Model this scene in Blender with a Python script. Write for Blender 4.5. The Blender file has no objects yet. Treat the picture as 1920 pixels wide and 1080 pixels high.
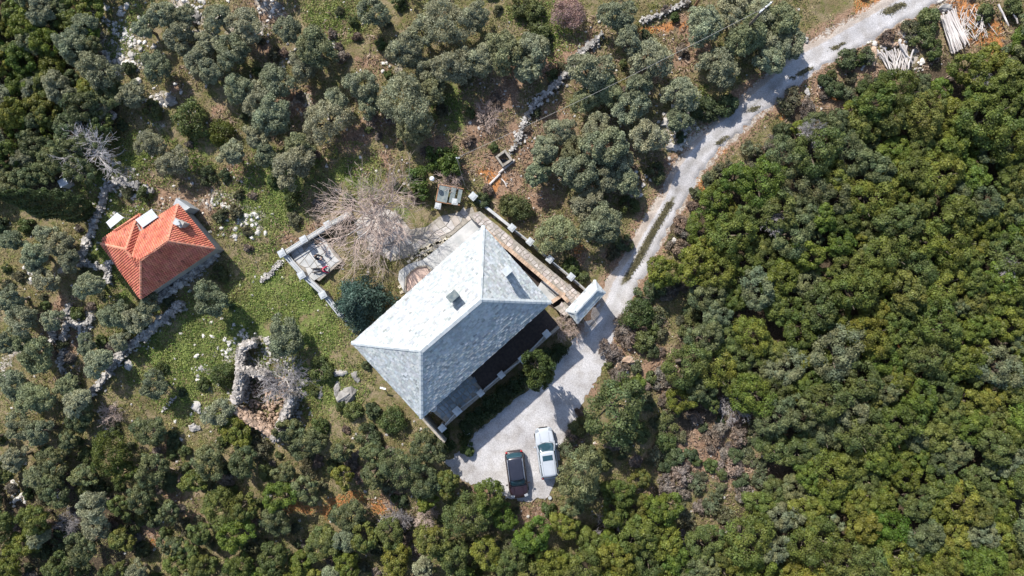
import bpy, math, random
import numpy as np
from mathutils import Vector, Matrix

# ------------------------------------------------------------------ camera, sky, sun, exposure
CAMH, FPX = 64.0, 1285.0
C = bpy.context.scene.collection
sc = bpy.context.scene
cam = bpy.data.objects.new('camera', bpy.data.cameras.new('camera')); C.objects.link(cam)
cam.location = (0, 0, CAMH); cam.rotation_euler = (0, 0, 0)
cam.data.sensor_width = 36; cam.data.lens = FPX / 1920 * 36
cam.data.clip_end = 2000; sc.camera = cam
SUN_EL = math.radians(44)
LX, LY = 0.54, -0.84                      # the way shadows fall on the ground
w = bpy.data.worlds.new('World'); sc.world = w; w.use_nodes = True
nt = w.node_tree; sky = nt.nodes.new('ShaderNodeTexSky'); sky.sky_type = 'NISHITA'; sky.sun_disc = False
sky.sun_elevation = SUN_EL
sky.sun_rotation = math.atan2(-LX, -LY)   # azimuth from +Y towards +X of the sun itself
nt.links.new(sky.outputs[0], nt.nodes['Background'].inputs[0]); nt.nodes['Background'].inputs[1].default_value = 0.15
sd = bpy.data.lights.new('sun', 'SUN'); sd.energy = 4.7; sd.angle = math.radians(0.53); sd.color = (1, 0.95, 0.87)
so = bpy.data.objects.new('sun', sd); C.objects.link(so)
so.rotation_euler = Vector((-LX * math.cos(SUN_EL), -LY * math.cos(SUN_EL), math.sin(SUN_EL))).to_track_quat('Z', 'Y').to_euler()
sc.view_settings.view_transform = 'Standard'; sc.view_settings.look = 'None'
sc.view_settings.exposure = 0.57; sc.view_settings.gamma = 1
sc.render.engine = 'CYCLES'
sc.cycles.max_bounces = 6; sc.cycles.diffuse_bounces = 3; sc.cycles.transmission_bounces = 4
random.seed(4); RNG = np.random.default_rng(4)
PI = math.pi

# ------------------------------------------------------------------ noise and terrain
_T = np.random.default_rng(77).random((256, 256))
def vnoise(x, y, s):
    x = np.asarray(x, float) / s + 500; y = np.asarray(y, float) / s + 500
    i = np.floor(x).astype(int); j = np.floor(y).astype(int); fx = x - i; fy = y - j
    fx = fx * fx * (3 - 2 * fx); fy = fy * fy * (3 - 2 * fy)
    a = _T[i & 255, j & 255]; b = _T[(i + 1) & 255, j & 255]; c = _T[i & 255, (j + 1) & 255]; d = _T[(i + 1) & 255, (j + 1) & 255]
    return (a * (1 - fx) + b * fx) * (1 - fy) + (c * (1 - fx) + d * fx) * fy
def fbm(x, y, s, o=3):
    r = 0; a = 1; t = 0
    for k in range(o): r = r + a * vnoise(np.asarray(x) + 31 * k, np.asarray(y) - 17 * k, s / 2 ** k); t += a; a *= .5
    return r / t
def sstep(a, b, x): t = np.clip((x - a) / (b - a), 0, 1); return t * t * (3 - 2 * t)
ROAD = [(1800, -50, 25), (1725, -6, 25), (1640, 42, 26), (1560, 88, 26), (1500, 122, 26), (1440, 172, 25), (1385, 219, 24), (1330, 268, 24), (1288, 318, 24), (1258, 378, 23), (1222, 438, 23), (1194, 490, 25), (1168, 530, 28), (1150, 575, 32), (1130, 620, 30)]
def _w(px, py): return (px - 960) / FPX * CAMH, (540 - py) / FPX * CAMH
_rd = np.array([_w(a, b) for a, b, c in ROAD])
def road_dist(x, y):
    best = np.full(np.shape(x), 1e9)
    for k in range(len(_rd) - 1):
        a = _rd[k]; d = _rd[k + 1] - a; L = (d ** 2).sum()
        t = np.clip(((x - a[0]) * d[0] + (y - a[1]) * d[1]) / L, 0, 1)
        best = np.minimum(best, np.hypot(x - a[0] - t * d[0], y - a[1] - t * d[1]))
    return best
def hz(x, y):
    x = np.asarray(x, float); y = np.asarray(y, float)
    raw = 0.05 * y + 0.035 * (x - 4)
    raw = raw + 5 * sstep(50, 170, np.hypot(x, y)) * np.tanh((x + y) / 60)
    q = np.hypot((x - 1) / 15.5, (y + 4) / 15.0)
    f = sstep(0.95, 1.6, q)
    n = (fbm(x, y, 9, 2) - .5) * 1.1 + (fbm(x + 9, y, 1.6, 2) - .5) * .28
    rd = sstep(2.0, 4.0, road_dist(x, y))
    return (raw + n * rd * .9) * f
def P(px, py, z): return Vector(((px - 960) / FPX * (CAMH - z), (540 - py) / FPX * (CAMH - z), z))
def G(px, py, dz=0.0):
    z = 0
    for _ in range(5):
        p = P(px, py, z + dz); z = float(hz(p.x, p.y))
    return P(px, py, z + dz)

# ------------------------------------------------------------------ materials
def mat(name, c1, c2=None, scale=3.0, rough=.85, bump=0.0, bscale=None, attr=None, objcol=False, metal=0, spec=.3, detail=5, trans=0, coord='Object'):
    m = bpy.data.materials.new(name); m.use_nodes = True; t = m.node_tree; N = t.nodes; L = t.links
    b = N['Principled BSDF']; b.inputs['Roughness'].default_value = rough; b.inputs['Metallic'].default_value = metal
    b.inputs['Specular IOR Level'].default_value = spec
    tc = N.new('ShaderNodeTexCoord'); no = N.new('ShaderNodeTexNoise'); no.inputs['Scale'].default_value = scale; no.inputs['Detail'].default_value = detail
    L.new(tc.outputs[coord], no.inputs['Vector'])
    cr = N.new('ShaderNodeValToRGB'); cr.color_ramp.elements[0].position = .35; cr.color_ramp.elements[1].position = .65
    cr.color_ramp.elements[0].color = (*c1, 1); cr.color_ramp.elements[1].color = (*(c2 or c1), 1)
    L.new(no.outputs[0], cr.inputs[0]); out = cr.outputs[0]
    def mul(a, bsock):
        x = N.new('ShaderNodeMix'); x.data_type = 'RGBA'; x.blend_type = 'MULTIPLY'; x.inputs[0].default_value = 1
        L.new(a, x.inputs[6]); L.new(bsock, x.inputs[7]); return x.outputs[2]
    if objcol: oi = N.new('ShaderNodeObjectInfo'); out = mul(out, oi.outputs['Color'])
    if attr: at = N.new('ShaderNodeAttribute'); at.attribute_name = attr; out = mul(out, at.outputs['Color'])
    L.new(out, b.inputs['Base Color'])
    if bump:
        n2 = N.new('ShaderNodeTexNoise'); n2.inputs['Scale'].default_value = bscale or scale * 4; n2.inputs['Detail'].default_value = 6
        L.new(tc.outputs[coord], n2.inputs['Vector']); bp = N.new('ShaderNodeBump'); bp.inputs['Strength'].default_value = bump; bp.inputs['Distance'].default_value = .05
        L.new(n2.outputs[0], bp.inputs['Height']); L.new(bp.outputs[0], b.inputs['Normal'])
    if trans:
        tr = N.new('ShaderNodeBsdfTranslucent'); L.new(out, tr.inputs[0]); mx = N.new('ShaderNodeMixShader'); mx.inputs[0].default_value = trans
        L.new(b.outputs[0], mx.inputs[1]); L.new(tr.outputs[0], mx.inputs[2]); L.new(mx.outputs[0], N['Material Output'].inputs[0])
    return m
W1 = (1, 1, 1)
M = dict(
    leaf=mat('leaf', (.8, .8, .8), (1.15, 1.15, 1.1), 1.2, .55, attr='var', objcol=True, trans=.30, spec=.35),
    bark=mat('bark', (.10, .08, .06), (.18, .15, .12), 6, .9, .4),
    palebark=mat('pale_bark', (.42, .38, .34), (.62, .58, .54), 3, .85, .2),
    twig=mat('twig', (.36, .275, .23), (.50, .405, .355), 3, .9, attr='var'),
    greytwig=mat('grey_twig', (.22, .20, .20), (.34, .32, .32), 3, .9, attr='var'),
    slate=mat('slate', (.345, .365, .372), (.425, .445, .45), 5.0, .75, .25, 9, attr='var', spec=.25),
    slatecap=mat('slate_cap', (.38, .41, .42), (.48, .50, .50), 4, .6, .2, attr='var'),
    tile=mat('clay_tile', (.45, .13, .08), (.56, .195, .13), .9, .8, .1, 20, attr='var'),
    tilecap=mat('clay_cap', (.47, .19, .12), (.58, .27, .18), 2, .85, .1),
    plaster=mat('plaster', (.30, .29, .27), (.38, .36, .33), .8, .9, .2),
    stonewall=mat('stone_masonry', (.26, .23, .19), (.40, .36, .31), 2.2, .9, .7, 8),
    rock=mat('limestone', (.33, .31, .29), (.58, .55, .51), 1.6, .9, .5, 9, attr='var'),
    rockwarm=mat('warm_stone', (.34, .24, .17), (.52, .38, .28), 2.0, .9, .5, 9, attr='var'),
    cap=mat('pillar_cap', (.33, .35, .365), (.44, .455, .46), 2, .75, .1),
    concrete=mat('concrete', (.34, .35, .35), (.48, .475, .465), 1.3, .85, .15),
    gravel=None, paving=mat('crazy_paving', (.34, .31, .28), (.50, .47, .44), 1.4, .85, .3, 7, attr='var'),
    pinkpave=mat('pink_paving', (.31, .275, .255), (.50, .455, .425), 1.8, .85, .4, 9, attr='var'),
    pinkfloor=mat('pink_floor', (.46, .33, .28), (.58, .45, .38), 1.1, .8, .1),
    mortar=mat('mortar', (.22, .20, .17), (.32, .29, .25), 5, .95, .3),
    shadedbrown=mat('shaded_brown', (.028, .020, .018), (.05, .036, .03), 4, .7, .2),  # dark brown with the shade over deck and gap floor put in
    wood=mat('wood', (.26, .14, .08), (.40, .22, .13), 5, .8, .2),
    whitetwig=mat('white_twig', (.50, .47, .46), (.66, .63, .62), 3, .9, attr='var'),
    log=mat('log_wood', (.40, .36, .34), (.62, .58, .55), 2.5, .85, .3, attr='var'),
    metal=mat('grey_metal', (.42, .44, .46), (.5, .52, .54), 2, .4, metal=.6),
    white=mat('white_sheet', (.42, .46, .50), (.54, .57, .60), 1.2, .5, .1),
    whitep=mat('white_paint', (.78, .79, .80), (.82, .83, .84), 1, .25, spec=.6),
    silverp=mat('silver_paint', (.38, .41, .45), (.42, .45, .49), 1, .25, spec=.6),
    darkp=mat('dark_paint', (.020, .022, .034), (.028, .03, .044), 1, .22, spec=.7),
    maroon=mat('red_reflection_paint', (.020, .012, .015), (.026, .014, .018), 1, .25, spec=.7),  # near-black body paint with a reddish reflection put into its colour
    glass=mat('car_glass', (.02, .05, .07), (.03, .07, .09), 1, .06, spec=.8),
    rubber=mat('rubber', (.015, .015, .016), None, 1, .9), chrome=mat('chrome', (.6, .62, .65), None, 1, .2, metal=1),
    lampred=mat('red_lamp', (.35, .02, .02), None, 1, .3), lampwhite=mat('clear_lamp', (.30, .32, .34), None, 1, .1, spec=.8),
    skin=mat('skin', (.50, .30, .22), (.56, .36, .27), 4, .6), hair=mat('hair', (.02, .015, .012), None, 4, .6),
    blackcloth=mat('black_cloth', (.018, .018, .022), (.035, .035, .04), 5, .9), redcloth=mat('red_cloth', (.42, .02, .07), (.52, .03, .09), 5, .9),
    bluecloth=mat('dark_jeans', (.03, .045, .08), (.05, .07, .11), 5, .9),
    panel2=mat('dark_slate', (.16, .19, .21), (.26, .30, .32), 2, .6, .2, attr='var'), panel=mat('grey_panel', (.10, .13, .14), (.20, .22, .21), 3, .6, .2), black=mat('dark_water', (.012, .014, .014), None, 1, .2),
    floret=mat('stem', (.2, .2, .1), None))
def gravel_mat():
    m = bpy.data.materials.new('gravel'); m.use_nodes = True; t = m.node_tree; N = t.nodes; L = t.links; b = N['Principled BSDF']
    b.inputs['Roughness'].default_value = .95; b.inputs['Specular IOR Level'].default_value = .15
    tc = N.new('ShaderNodeTexCoord')
    def noise(s, d=6):
        n = N.new('ShaderNodeTexNoise'); n.inputs['Scale'].default_value = s; n.inputs['Detail'].default_value = d; L.new(tc.outputs['Object'], n.inputs['Vector']); return n
    def ramp(a, p0, c0, p1, c1):
        r = N.new('ShaderNodeValToRGB'); r.color_ramp.elements[0].position = p0; r.color_ramp.elements[1].position = p1
        r.color_ramp.elements[0].color = (*c0, 1); r.color_ramp.elements[1].color = (*c1, 1); L.new(a, r.inputs[0]); return r.outputs[0]
    def mix(f, a, b_, bl='MIX'):
        x = N.new('ShaderNodeMix'); x.data_type = 'RGBA'; x.blend_type = bl
        if isinstance(f, float): x.inputs[0].default_value = f
        else: L.new(f, x.inputs[0])
        L.new(a, x.inputs[6]); L.new(b_, x.inputs[7]); return x.outputs[2]
    base = ramp(noise(.35).outputs[0], .38, (.38, .367, .37), .62, (.485, .472, .475))
    fine = ramp(noise(14, 8).outputs[0], .36, (.72, .72, .72), .64, (1.14, 1.14, 1.14))
    base = mix(1.0, base, fine, 'MULTIPLY'); base = mix(1.0, base, ramp(noise(.9, 5).outputs[0], .36, (.84, .82, .79), .56, (1.03, 1.03, 1.03)), 'MULTIPLY')
    at = N.new('ShaderNodeAttribute'); at.attribute_name = 'var'
    base = mix(1.0, base, at.outputs['Color'], 'MULTIPLY')
    L.new(base, b.inputs['Base Color'])
    bp = N.new('ShaderNodeBump'); bp.inputs['Strength'].default_value = .5; bp.inputs['Distance'].default_value = .04
    L.new(noise(18, 8).outputs[0], bp.inputs['Height']); L.new(bp.outputs[0], b.inputs['Normal']); return m
M['gravel'] = gravel_mat()
def ground_mat():
    m = bpy.data.materials.new('hillside_ground'); m.use_nodes = True; t = m.node_tree; N = t.nodes; L = t.links; b = N['Principled BSDF']
    b.inputs['Roughness'].default_value = .95; b.inputs['Specular IOR Level'].default_value = .1
    tc = N.new('ShaderNodeTexCoord')
    def noise(s, d=6):
        n = N.new('ShaderNodeTexNoise'); n.inputs['Scale'].default_value = s; n.inputs['Detail'].default_value = d; n.inputs['Roughness'].default_value = .65
        L.new(tc.outputs['Object'], n.inputs['Vector']); return n.outputs[0]
    def ramp(a, p0, c0, p1, c1):
        r = N.new('ShaderNodeValToRGB'); r.color_ramp.elements[0].position = p0; r.color_ramp.elements[1].position = p1
        r.color_ramp.elements[0].color = (*c0, 1); r.color_ramp.elements[1].color = (*c1, 1); L.new(a, r.inputs[0]); return r.outputs[0]
    def mth(op, a, b_):
        x = N.new('ShaderNodeMath'); x.operation = op
        for k, v in enumerate((a, b_)):
            if isinstance(v, (int, float)): x.inputs[k].default_value = v
            else: L.new(v, x.inputs[k])
        return x.outputs[0]
    def mix(f, a, b_, bl='MIX'):
        x = N.new('ShaderNodeMix'); x.data_type = 'RGBA'; x.blend_type = bl
        if isinstance(f, float): x.inputs[0].default_value = f
        else: L.new(f, x.inputs[0])
        L.new(a, x.inputs[6]); L.new(b_, x.inputs[7]); return x.outputs[2]
    at = N.new('ShaderNodeAttribute'); at.attribute_name = 'zone'; sp = N.new('ShaderNodeSeparateColor'); L.new(at.outputs['Color'], sp.inputs[0])
    at2 = N.new('ShaderNodeAttribute'); at2.attribute_name = 'zonetwo'; sp2 = N.new('ShaderNodeSeparateColor'); L.new(at2.outputs['Color'], sp2.inputs[0])
    n1 = noise(.5); n2 = noise(1.8); n3 = noise(6)
    base = ramp(n1, .40, (.17, .135, .07), .60, (.25, .20, .125))           # dry grass, earth
    base = mix(ramp(n2, .45, (0, 0, 0), .62, W1), base, ramp(n3, .4, (.085, .09, .03), .6, (.15, .155, .05)))   # weedy green patches
    def lay(base, z, c, sharp=.14):
        f = mth('ADD', z, mth('MULTIPLY', mth('SUBTRACT', n2, .5), 1.3)); f = mth('ADD', f, mth('MULTIPLY', mth('SUBTRACT', n3, .5), .8))
        f = ramp(f, .5 - sharp, (0, 0, 0), .5 + sharp, W1); return mix(f, base, c)
    base = lay(base, sp.outputs[0], ramp(n3, .38, (.08, .115, .028), .62, (.19, .22, .07)))      # lush grass
    base = lay(base, sp.outputs[1], ramp(n3, .38, (.19, .115, .075), .62, (.33, .225, .155)))       # pinkish earth
    base = lay(base, sp.outputs[2], ramp(n3, .38, (.30, .12, .04), .62, (.48, .235, .10)))        # orange clay
    base = lay(base, sp2.outputs[0], ramp(n3, .38, (.30, .26, .21), .62, (.52, .47, .42)))        # pale rubble
    base = lay(base, sp2.outputs[1], ramp(n3, .38, (.05, .04, .028), .62, (.12, .09, .06)))     # forest litter
    base = mix(1.0, base, ramp(noise(22, 4), .35, (.6, .6, .6), .65, (1.3, 1.3, 1.3)), 'MULTIPLY')
    L.new(base, b.inputs['Base Color'])
    bp = N.new('ShaderNodeBump'); bp.inputs['Strength'].default_value = .9; bp.inputs['Distance'].default_value = .12
    L.new(noise(7, 8), bp.inputs['Height']); L.new(bp.outputs[0], b.inputs['Normal']); return m
M['ground'] = ground_mat()

# ------------------------------------------------------------------ mesh building
class MB:
    def __init__(s): s.v = []; s.f = []; s.c = []; s.n = 0; s.mi = []
    def add(s, V, F, col=None, mi=0):
        V = np.asarray(V, float).reshape(-1, 3); s.v.append(V)
        for f in F: s.f.append([i + s.n for i in f]); s.mi.append(mi)
        if col is None: col = 1.0
        c = np.empty((len(V), 3)); c[:] = col; s.c.append(c); s.n += len(V)
    def box(s, c, size, rz=0, col=None, mi=0, taper=1.0):
        sx, sy, z = [q / 2 for q in size]; V = []
        for k in (-1, 1):
            t = taper if k == 1 else 1
            for a, b in ((-1, -1), (1, -1), (1, 1), (-1, 1)):
                x, y = a * sx * t, b * sy * t
                V.append((c[0] + x * math.cos(rz) - y * math.sin(rz), c[1] + x * math.sin(rz) + y * math.cos(rz), c[2] + k * z))
        s.add(V, [(3, 2, 1, 0), (4, 5, 6, 7), (0, 1, 5, 4), (1, 2, 6, 5), (2, 3, 7, 6), (3, 0, 4, 7)], col, mi)
    def prism(s, pts, z0, z1, col=None, mi=0):
        n = len(pts); z0 = z0 if hasattr(z0, '__len__') else [z0] * n; z1 = z1 if hasattr(z1, '__len__') else [z1] * n
        a = sum(pts[i][0] * pts[(i + 1) % n][1] - pts[(i + 1) % n][0] * pts[i][1] for i in range(n))
        if a < 0: pts = pts[::-1]; z0 = z0[::-1]; z1 = z1[::-1]
        V = [(p[0], p[1], z) for p, z in zip(pts, z0)] + [(p[0], p[1], z) for p, z in zip(pts, z1)]
        s.add(V, [tuple(range(n))[::-1], tuple(range(n, 2 * n))] + [(i, (i + 1) % n, n + (i + 1) % n, n + i) for i in range(n)], col, mi)
    def tube(s, pts, rad, sides=6, col=None, mi=0, cap=True):
        pts = [Vector(p) for p in pts]; n = len(pts)
        rad = rad if hasattr(rad, '__len__') else [rad] * n; V = []
        for i, p in enumerate(pts):
            d = (pts[min(i + 1, n - 1)] - pts[max(i - 1, 0)]).normalized()
            u = d.cross(Vector((0, 0, 1)) if abs(d.z) < .9 else Vector((1, 0, 0))).normalized(); v = d.cross(u)
            for k in range(sides):
                a = 2 * PI * k / sides; V.append(p + (u * math.cos(a) + v * math.sin(a)) * rad[i])
        F = [(i * sides + k, i * sides + (k + 1) % sides, (i + 1) * sides + (k + 1) % sides, (i + 1) * sides + k) for i in range(n - 1) for k in range(sides)]
        if cap: F += [tuple(range(sides)), tuple(range((n - 1) * sides, n * sides))[::-1]]
        s.add(V, F, col, mi)
    def lathe(s, c, prof, sides=16, col=None, mi=0):
        V = []; n = len(prof)
        for r, z in prof:
            for k in range(sides): a = 2 * PI * k / sides; V.append((c[0] + r * math.cos(a), c[1] + r * math.sin(a), c[2] + z))
        F = [(i * sides + k, i * sides + (k + 1) % sides, (i + 1) * sides + (k + 1) % sides, (i + 1) * sides + k) for i in range(n - 1) for k in range(sides)]
        F += [tuple(range(sides))[::-1], tuple(range((n - 1) * sides, n * sides))]
        s.add(V, F, col, mi)
    def block(s, c, size, rng=random, col=None, mi=0, flat=.7):
        V = np.array([(x, y, z) for z in (-1, 1) for x, y in ((-1, -1), (1, -1), (1, 1), (-1, 1))], float); V = V + (RNG.random((8, 3)) - .5) * .7; V[4:, :2] *= rng.uniform(.6, .95)
        a = rng.random() * 6.28; r = np.array([[math.cos(a), -math.sin(a), 0], [math.sin(a), math.cos(a), 0], [0, 0, 1]]); V = (V * np.array([size * rng.uniform(.4, .62), size * rng.uniform(.25, .42), size * flat * .42])) @ r.T + np.array(c)
        s.add(V, [(3, 2, 1, 0), (4, 5, 6, 7), (0, 1, 5, 4), (1, 2, 6, 5), (2, 3, 7, 6), (3, 0, 4, 7)], rng.uniform(.42, 1.05) if col is None else col, mi)
    def rock(s, c, size, rng=random, col=None, mi=0, flat=.7):
        g = (1 + 5 ** .5) / 2
        V = np.array([(-1, g, 0), (1, g, 0), (-1, -g, 0), (1, -g, 0), (0, -1, g), (0, 1, g), (0, -1, -g), (0, 1, -g), (g, 0, -1), (g, 0, 1), (-g, 0, -1), (-g, 0, 1)]) / 1.9
        F = [(0, 11, 5), (0, 5, 1), (0, 1, 7), (0, 7, 10), (0, 10, 11), (1, 5, 9), (5, 11, 4), (11, 10, 2), (10, 7, 6), (7, 1, 8), (3, 9, 4), (3, 4, 2), (3, 2, 6), (3, 6, 8), (3, 8, 9), (4, 9, 5), (2, 4, 11), (6, 2, 10), (8, 6, 7), (9, 8, 1)]
        V = V * (1 + (RNG.random((12, 1)) - .5) * .5); a = rng.random() * 6.28; r = np.array([[math.cos(a), -math.sin(a), 0], [math.sin(a), math.cos(a), 0], [0, 0, 1]])
        V = (V * np.array([size * rng.uniform(.38, .62), size * rng.uniform(.3, .5), size * flat * .5])) @ r.T + np.array(c)
        if col is None: col = rng.uniform(.75, 1.15)
        s.add(V, F, col, mi)
    def build(s, name, m, parent=None, smooth=False, bevel=0):
        me = bpy.data.meshes.new(name); V = np.concatenate(s.v); me.vertices.add(len(V)); me.vertices.foreach_set('co', V.ravel())
        ls = [len(f) for f in s.f]; me.loops.add(sum(ls)); me.loops.foreach_set('vertex_index', np.fromiter((i for f in s.f for i in f), int))
        me.polygons.add(len(ls)); me.polygons.foreach_set('loop_start', np.concatenate([[0], np.cumsum(ls)[:-1]]))
        me.update(calc_edges=True); me.validate()
        if isinstance(m, (list, tuple)):
            for q in m: me.materials.append(q)
            if len(me.polygons) == len(s.mi): me.polygons.foreach_set('material_index', s.mi)
        else: me.materials.append(m)
        addcol(me, np.concatenate(s.c))
        me.polygons.foreach_set('use_smooth', [bool(smooth)] * len(me.polygons))
        o = bpy.data.objects.new(name, me); C.objects.link(o)
        if parent: o.parent = parent
        if bevel: b = o.modifiers.new('bevel', 'BEVEL'); b.width = bevel; b.segments = 2; b.limit_method = 'ANGLE'
        return o
def addcol(me, c, name='var'):
    a = me.attributes.new(name, 'FLOAT_COLOR', 'POINT'); q = np.ones((len(c), 4)); q[:, :3] = c; a.data.foreach_set('color', q.ravel())
def np_mesh(name, V, F, m, cols=None, smooth=False):
    me = bpy.data.meshes.new(name); V = np.ascontiguousarray(V, float); F = np.ascontiguousarray(F, int); k = F.shape[1]
    me.vertices.add(len(V)); me.vertices.foreach_set('co', V.ravel()); me.loops.add(F.size); me.loops.foreach_set('vertex_index', F.ravel())
    me.polygons.add(len(F)); me.polygons.foreach_set('loop_start', np.arange(0, F.size, k)); me.update(calc_edges=True); me.materials.append(m)
    if cols is not None: addcol(me, cols)
    me.polygons.foreach_set('use_smooth', [bool(smooth)] * len(F))
    return me
def link(name, me, parent=None):
    o = bpy.data.objects.new(name, me); C.objects.link(o); o.parent = parent; return o
USED = {}
def tag(o, label=None, cat=None, group=None, kind=None):
    if label: o['label'] = label
    if cat: o['category'] = cat
    if group: o['group'] = group
    if kind: o['kind'] = kind
    return o
def empty(name, loc, rz=0, label=None, cat=None, group=None):
    o = bpy.data.objects.new(name, None); C.objects.link(o); o.location = loc; o.rotation_euler = (0, 0, rz); o.empty_display_size = .3
    return tag(o, label, cat, group)
def local(root, p):
    """world point to a root's own frame"""
    d = Vector(p) - root.location; a = -root.rotation_euler.z
    return Vector((d.x * math.cos(a) - d.y * math.sin(a), d.x * math.sin(a) + d.y * math.cos(a), d.z))
LAND = [('the slate house', 845, 605), ('the orange-roofed house', 290, 470), ('the stone ruin', 500, 730), ('the plane tree', 715, 400),
        ('the paved terrace', 590, 485), ('the white car', 1024, 849), ('the dark car', 970, 888), ('the gatehouse', 1098, 565), ('the dark cypress', 95, 388),
        ('the fan-shaped logs', 1682, 108), ('the white logs', 1787, 62), ('the bare white tree', 192, 285), ('the concrete basin', 945, 298),
        ('the blue-green conifer', 670, 570), ('the pale rubble slope', 230, 80), ('the pink bush', 1065, 28), ('the power pole', 1300, 12),
        ('the bright green tree', 1668, 985), ('the yellowish tree', 1825, 755), ('the orange gap', 1665, 625),
        ('the top right corner', 1920, 0), ('the bottom right corner', 1920, 1080), ('the bottom left corner', 0, 1080), ('the top left corner', 0, 0),
        ('the road bend', 1300, 320), ('the scrubby clearing', 1350, 880), ('the right edge', 1920, 540)]
DIRS = ['right of', 'above right of', 'above', 'above left of', 'left of', 'below left of', 'below', 'below right of']
_ONES = 'zero one two three four five six seven eight nine ten eleven twelve thirteen fourteen fifteen sixteen seventeen eighteen nineteen'.split()
_TENS = 'x x twenty thirty forty fifty sixty seventy'.split()
def words(n): n = int(n); return _ONES[n] if n < 20 else _TENS[n // 10] + ('-' + _ONES[n % 10] if n % 10 else '')
def place_label(look, px, py):
    best = sorted(LAND, key=lambda l: math.hypot(l[1] - px, l[2] - py))
    def dist(l): return math.hypot(l[1] - px, l[2] - py) / 20.0
    for l in best[:4]:
        if dist(l) < 1.2: continue
        a = DIRS[int(round(math.atan2(l[2] - py, px - l[1]) / (PI / 4))) % 8]
        s = '%s %s metres %s %s' % (look, words(round(dist(l))), a, l[0])
        if s not in USED and len(s.split()) <= 16: USED[s] = 1; return s
    for l in best[:10]:
        if dist(l) < 1.2: continue
        a = DIRS[int(round(math.atan2(l[2] - py, px - l[1]) / (PI / 4))) % 8]
        for l2 in best[:16]:
            if l2 is l: continue
            s = '%s %s metres %s %s, %s from %s' % (look, words(round(dist(l))), a, l[0], words(round(dist(l2))), l2[0])
            if s not in USED and len(s.split()) <= 16: USED[s] = 1; return s
    return look
# ------------------------------------------------------------------ ground
GREEN = [(230, 60, 40), (225, 430, 45), (210, 500, 40), (200, 370, 30), (180, 330, 30), (560, 540, 50), (500, 560, 60), (450, 600, 60), (610, 620, 50), (560, 640, 50), (620, 590, 40), (400, 640, 60), (350, 650, 60), (300, 680, 50), (350, 720, 60), (400, 690, 50), (330, 760, 30), (380, 610, 50), (440, 690, 30), (600, 740, 50), (640, 700, 40), (250, 300, 50), (250, 620, 30), (370, 285, 30), (1020, 50, 50), (630, 20, 40), (660, 330, 40), (840, 200, 30), (520, 360, 60), (480, 400, 50), (215, 560, 30), (190, 500, 30), (1300, 190, 20), (770, 430, 25)]
PINK = [(650, 250, 30), (870, 330, 30), (820, 270, 30), (740, 330, 26), (1030, 130, 40), (1100, 90, 40), (470, 330, 30), (540, 440, 26), (1240, 140, 30), (1150, 110, 22), (980, 250, 40), (700, 100, 22), (610, 60, 24), (430, 230, 24), (350, 160, 24), (500, 120, 22), (1000, 290, 60), (960, 340, 50), (930, 320, 50), (1060, 230, 45), (900, 240, 50), (1060, 100, 60), (1100, 60, 30), (950, 180, 60), (1000, 380, 50), (1280, 110, 40), (1260, 60, 40), (340, 375, 60), (290, 370, 45), (390, 390, 40), (320, 870, 22), (350, 930, 25), (370, 960, 20), (280, 1000, 22), (1190, 640, 50), (1240, 700, 50), (1290, 880, 50), (1330, 840, 60), (1380, 870, 50), (1230, 970, 40), (1340, 1020, 40), (1280, 330, 40), (1330, 380, 25), (1540, 160, 50), (1480, 180, 40), (1620, 120, 50), (1720, 80, 50), (900, 910, 40), (980, 960, 30), (1070, 830, 30), (1110, 700, 22), (740, 920, 40), (1100, 480, 25), (500, 30, 40), (540, 210, 40), (680, 260, 50), (100, 600, 40), (120, 660, 40), (1800, 20, 80), (600, 410, 40), (1150, 300, 60), (1170, 500, 25), (1010, 960, 30)]
ORANGE = [(690, 945, 28), (625, 945, 30), (600, 975, 25), (560, 975, 22), (700, 930, 20), (660, 930, 22), (1210, 55, 22), (1250, 60, 18), (1650, 5, 30), (1290, 355, 16), (1665, 625, 28), (1655, 590, 12), (1800, 15, 40), (1850, 50, 50), (930, 340, 22), (1560, 175, 14), (1350, 300, 18), (1455, 210, 16), (1230, 640, 8), (1100, 470, 12), (1350, 770, 8), (275, 1010, 12)]
RUBBLE = [(440, 650, 16), (425, 660, 12), (430, 640, 10), (372, 690, 14), (368, 700, 12), (455, 630, 16), (410, 720, 10), (395, 620, 10), (160, 612, 14), (165, 600, 10), (60, 510, 12), (95, 520, 10), (355, 60, 14), (390, 70, 14), (630, 85, 8), (560, 90, 12), (530, 130, 10), (545, 215, 12), (620, 215, 8), (720, 125, 8), (470, 410, 14), (435, 410, 14), (400, 380, 14), (480, 430, 12), (235, 60, 40), (225, 100, 35), (240, 110, 30), (205, 50, 25), (360, 20, 30), (390, 35, 20), (310, 190, 25), (235, 350, 30), (420, 390, 18), (445, 440, 14), (370, 690, 16), (450, 640, 20), (375, 770, 12), (1260, 240, 30), (1290, 270, 25), (1200, 340, 15), (1720, 130, 15), (1640, 90, 18), (1700, 70, 15), (1640, 100, 20), (1185, 680, 16), (1165, 690, 14), (40, 930, 20), (20, 700, 15), (500, 20, 25), (550, 110, 15), (480, 70, 20), (545, 480, 14), (160, 620, 12), (1770, 20, 18), (1325, 390, 10)]
FOREST = [(1960, 20), (1920, 60), (1860, 75), (1800, 118), (1740, 140), (1700, 150), (1640, 145), (1590, 175), (1540, 205), (1490, 205), (1450, 255), (1400, 300), (1350, 330), (1300, 380), (1285, 450), (1310, 560), (1300, 640), (1270, 700), (1240, 780), (1260, 850), (1400, 760), (1440, 850), (1420, 960), (1300, 1010), (1200, 990), (1120, 1000), (1060, 1040), (1000, 1120), (1960, 1120)]
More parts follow.
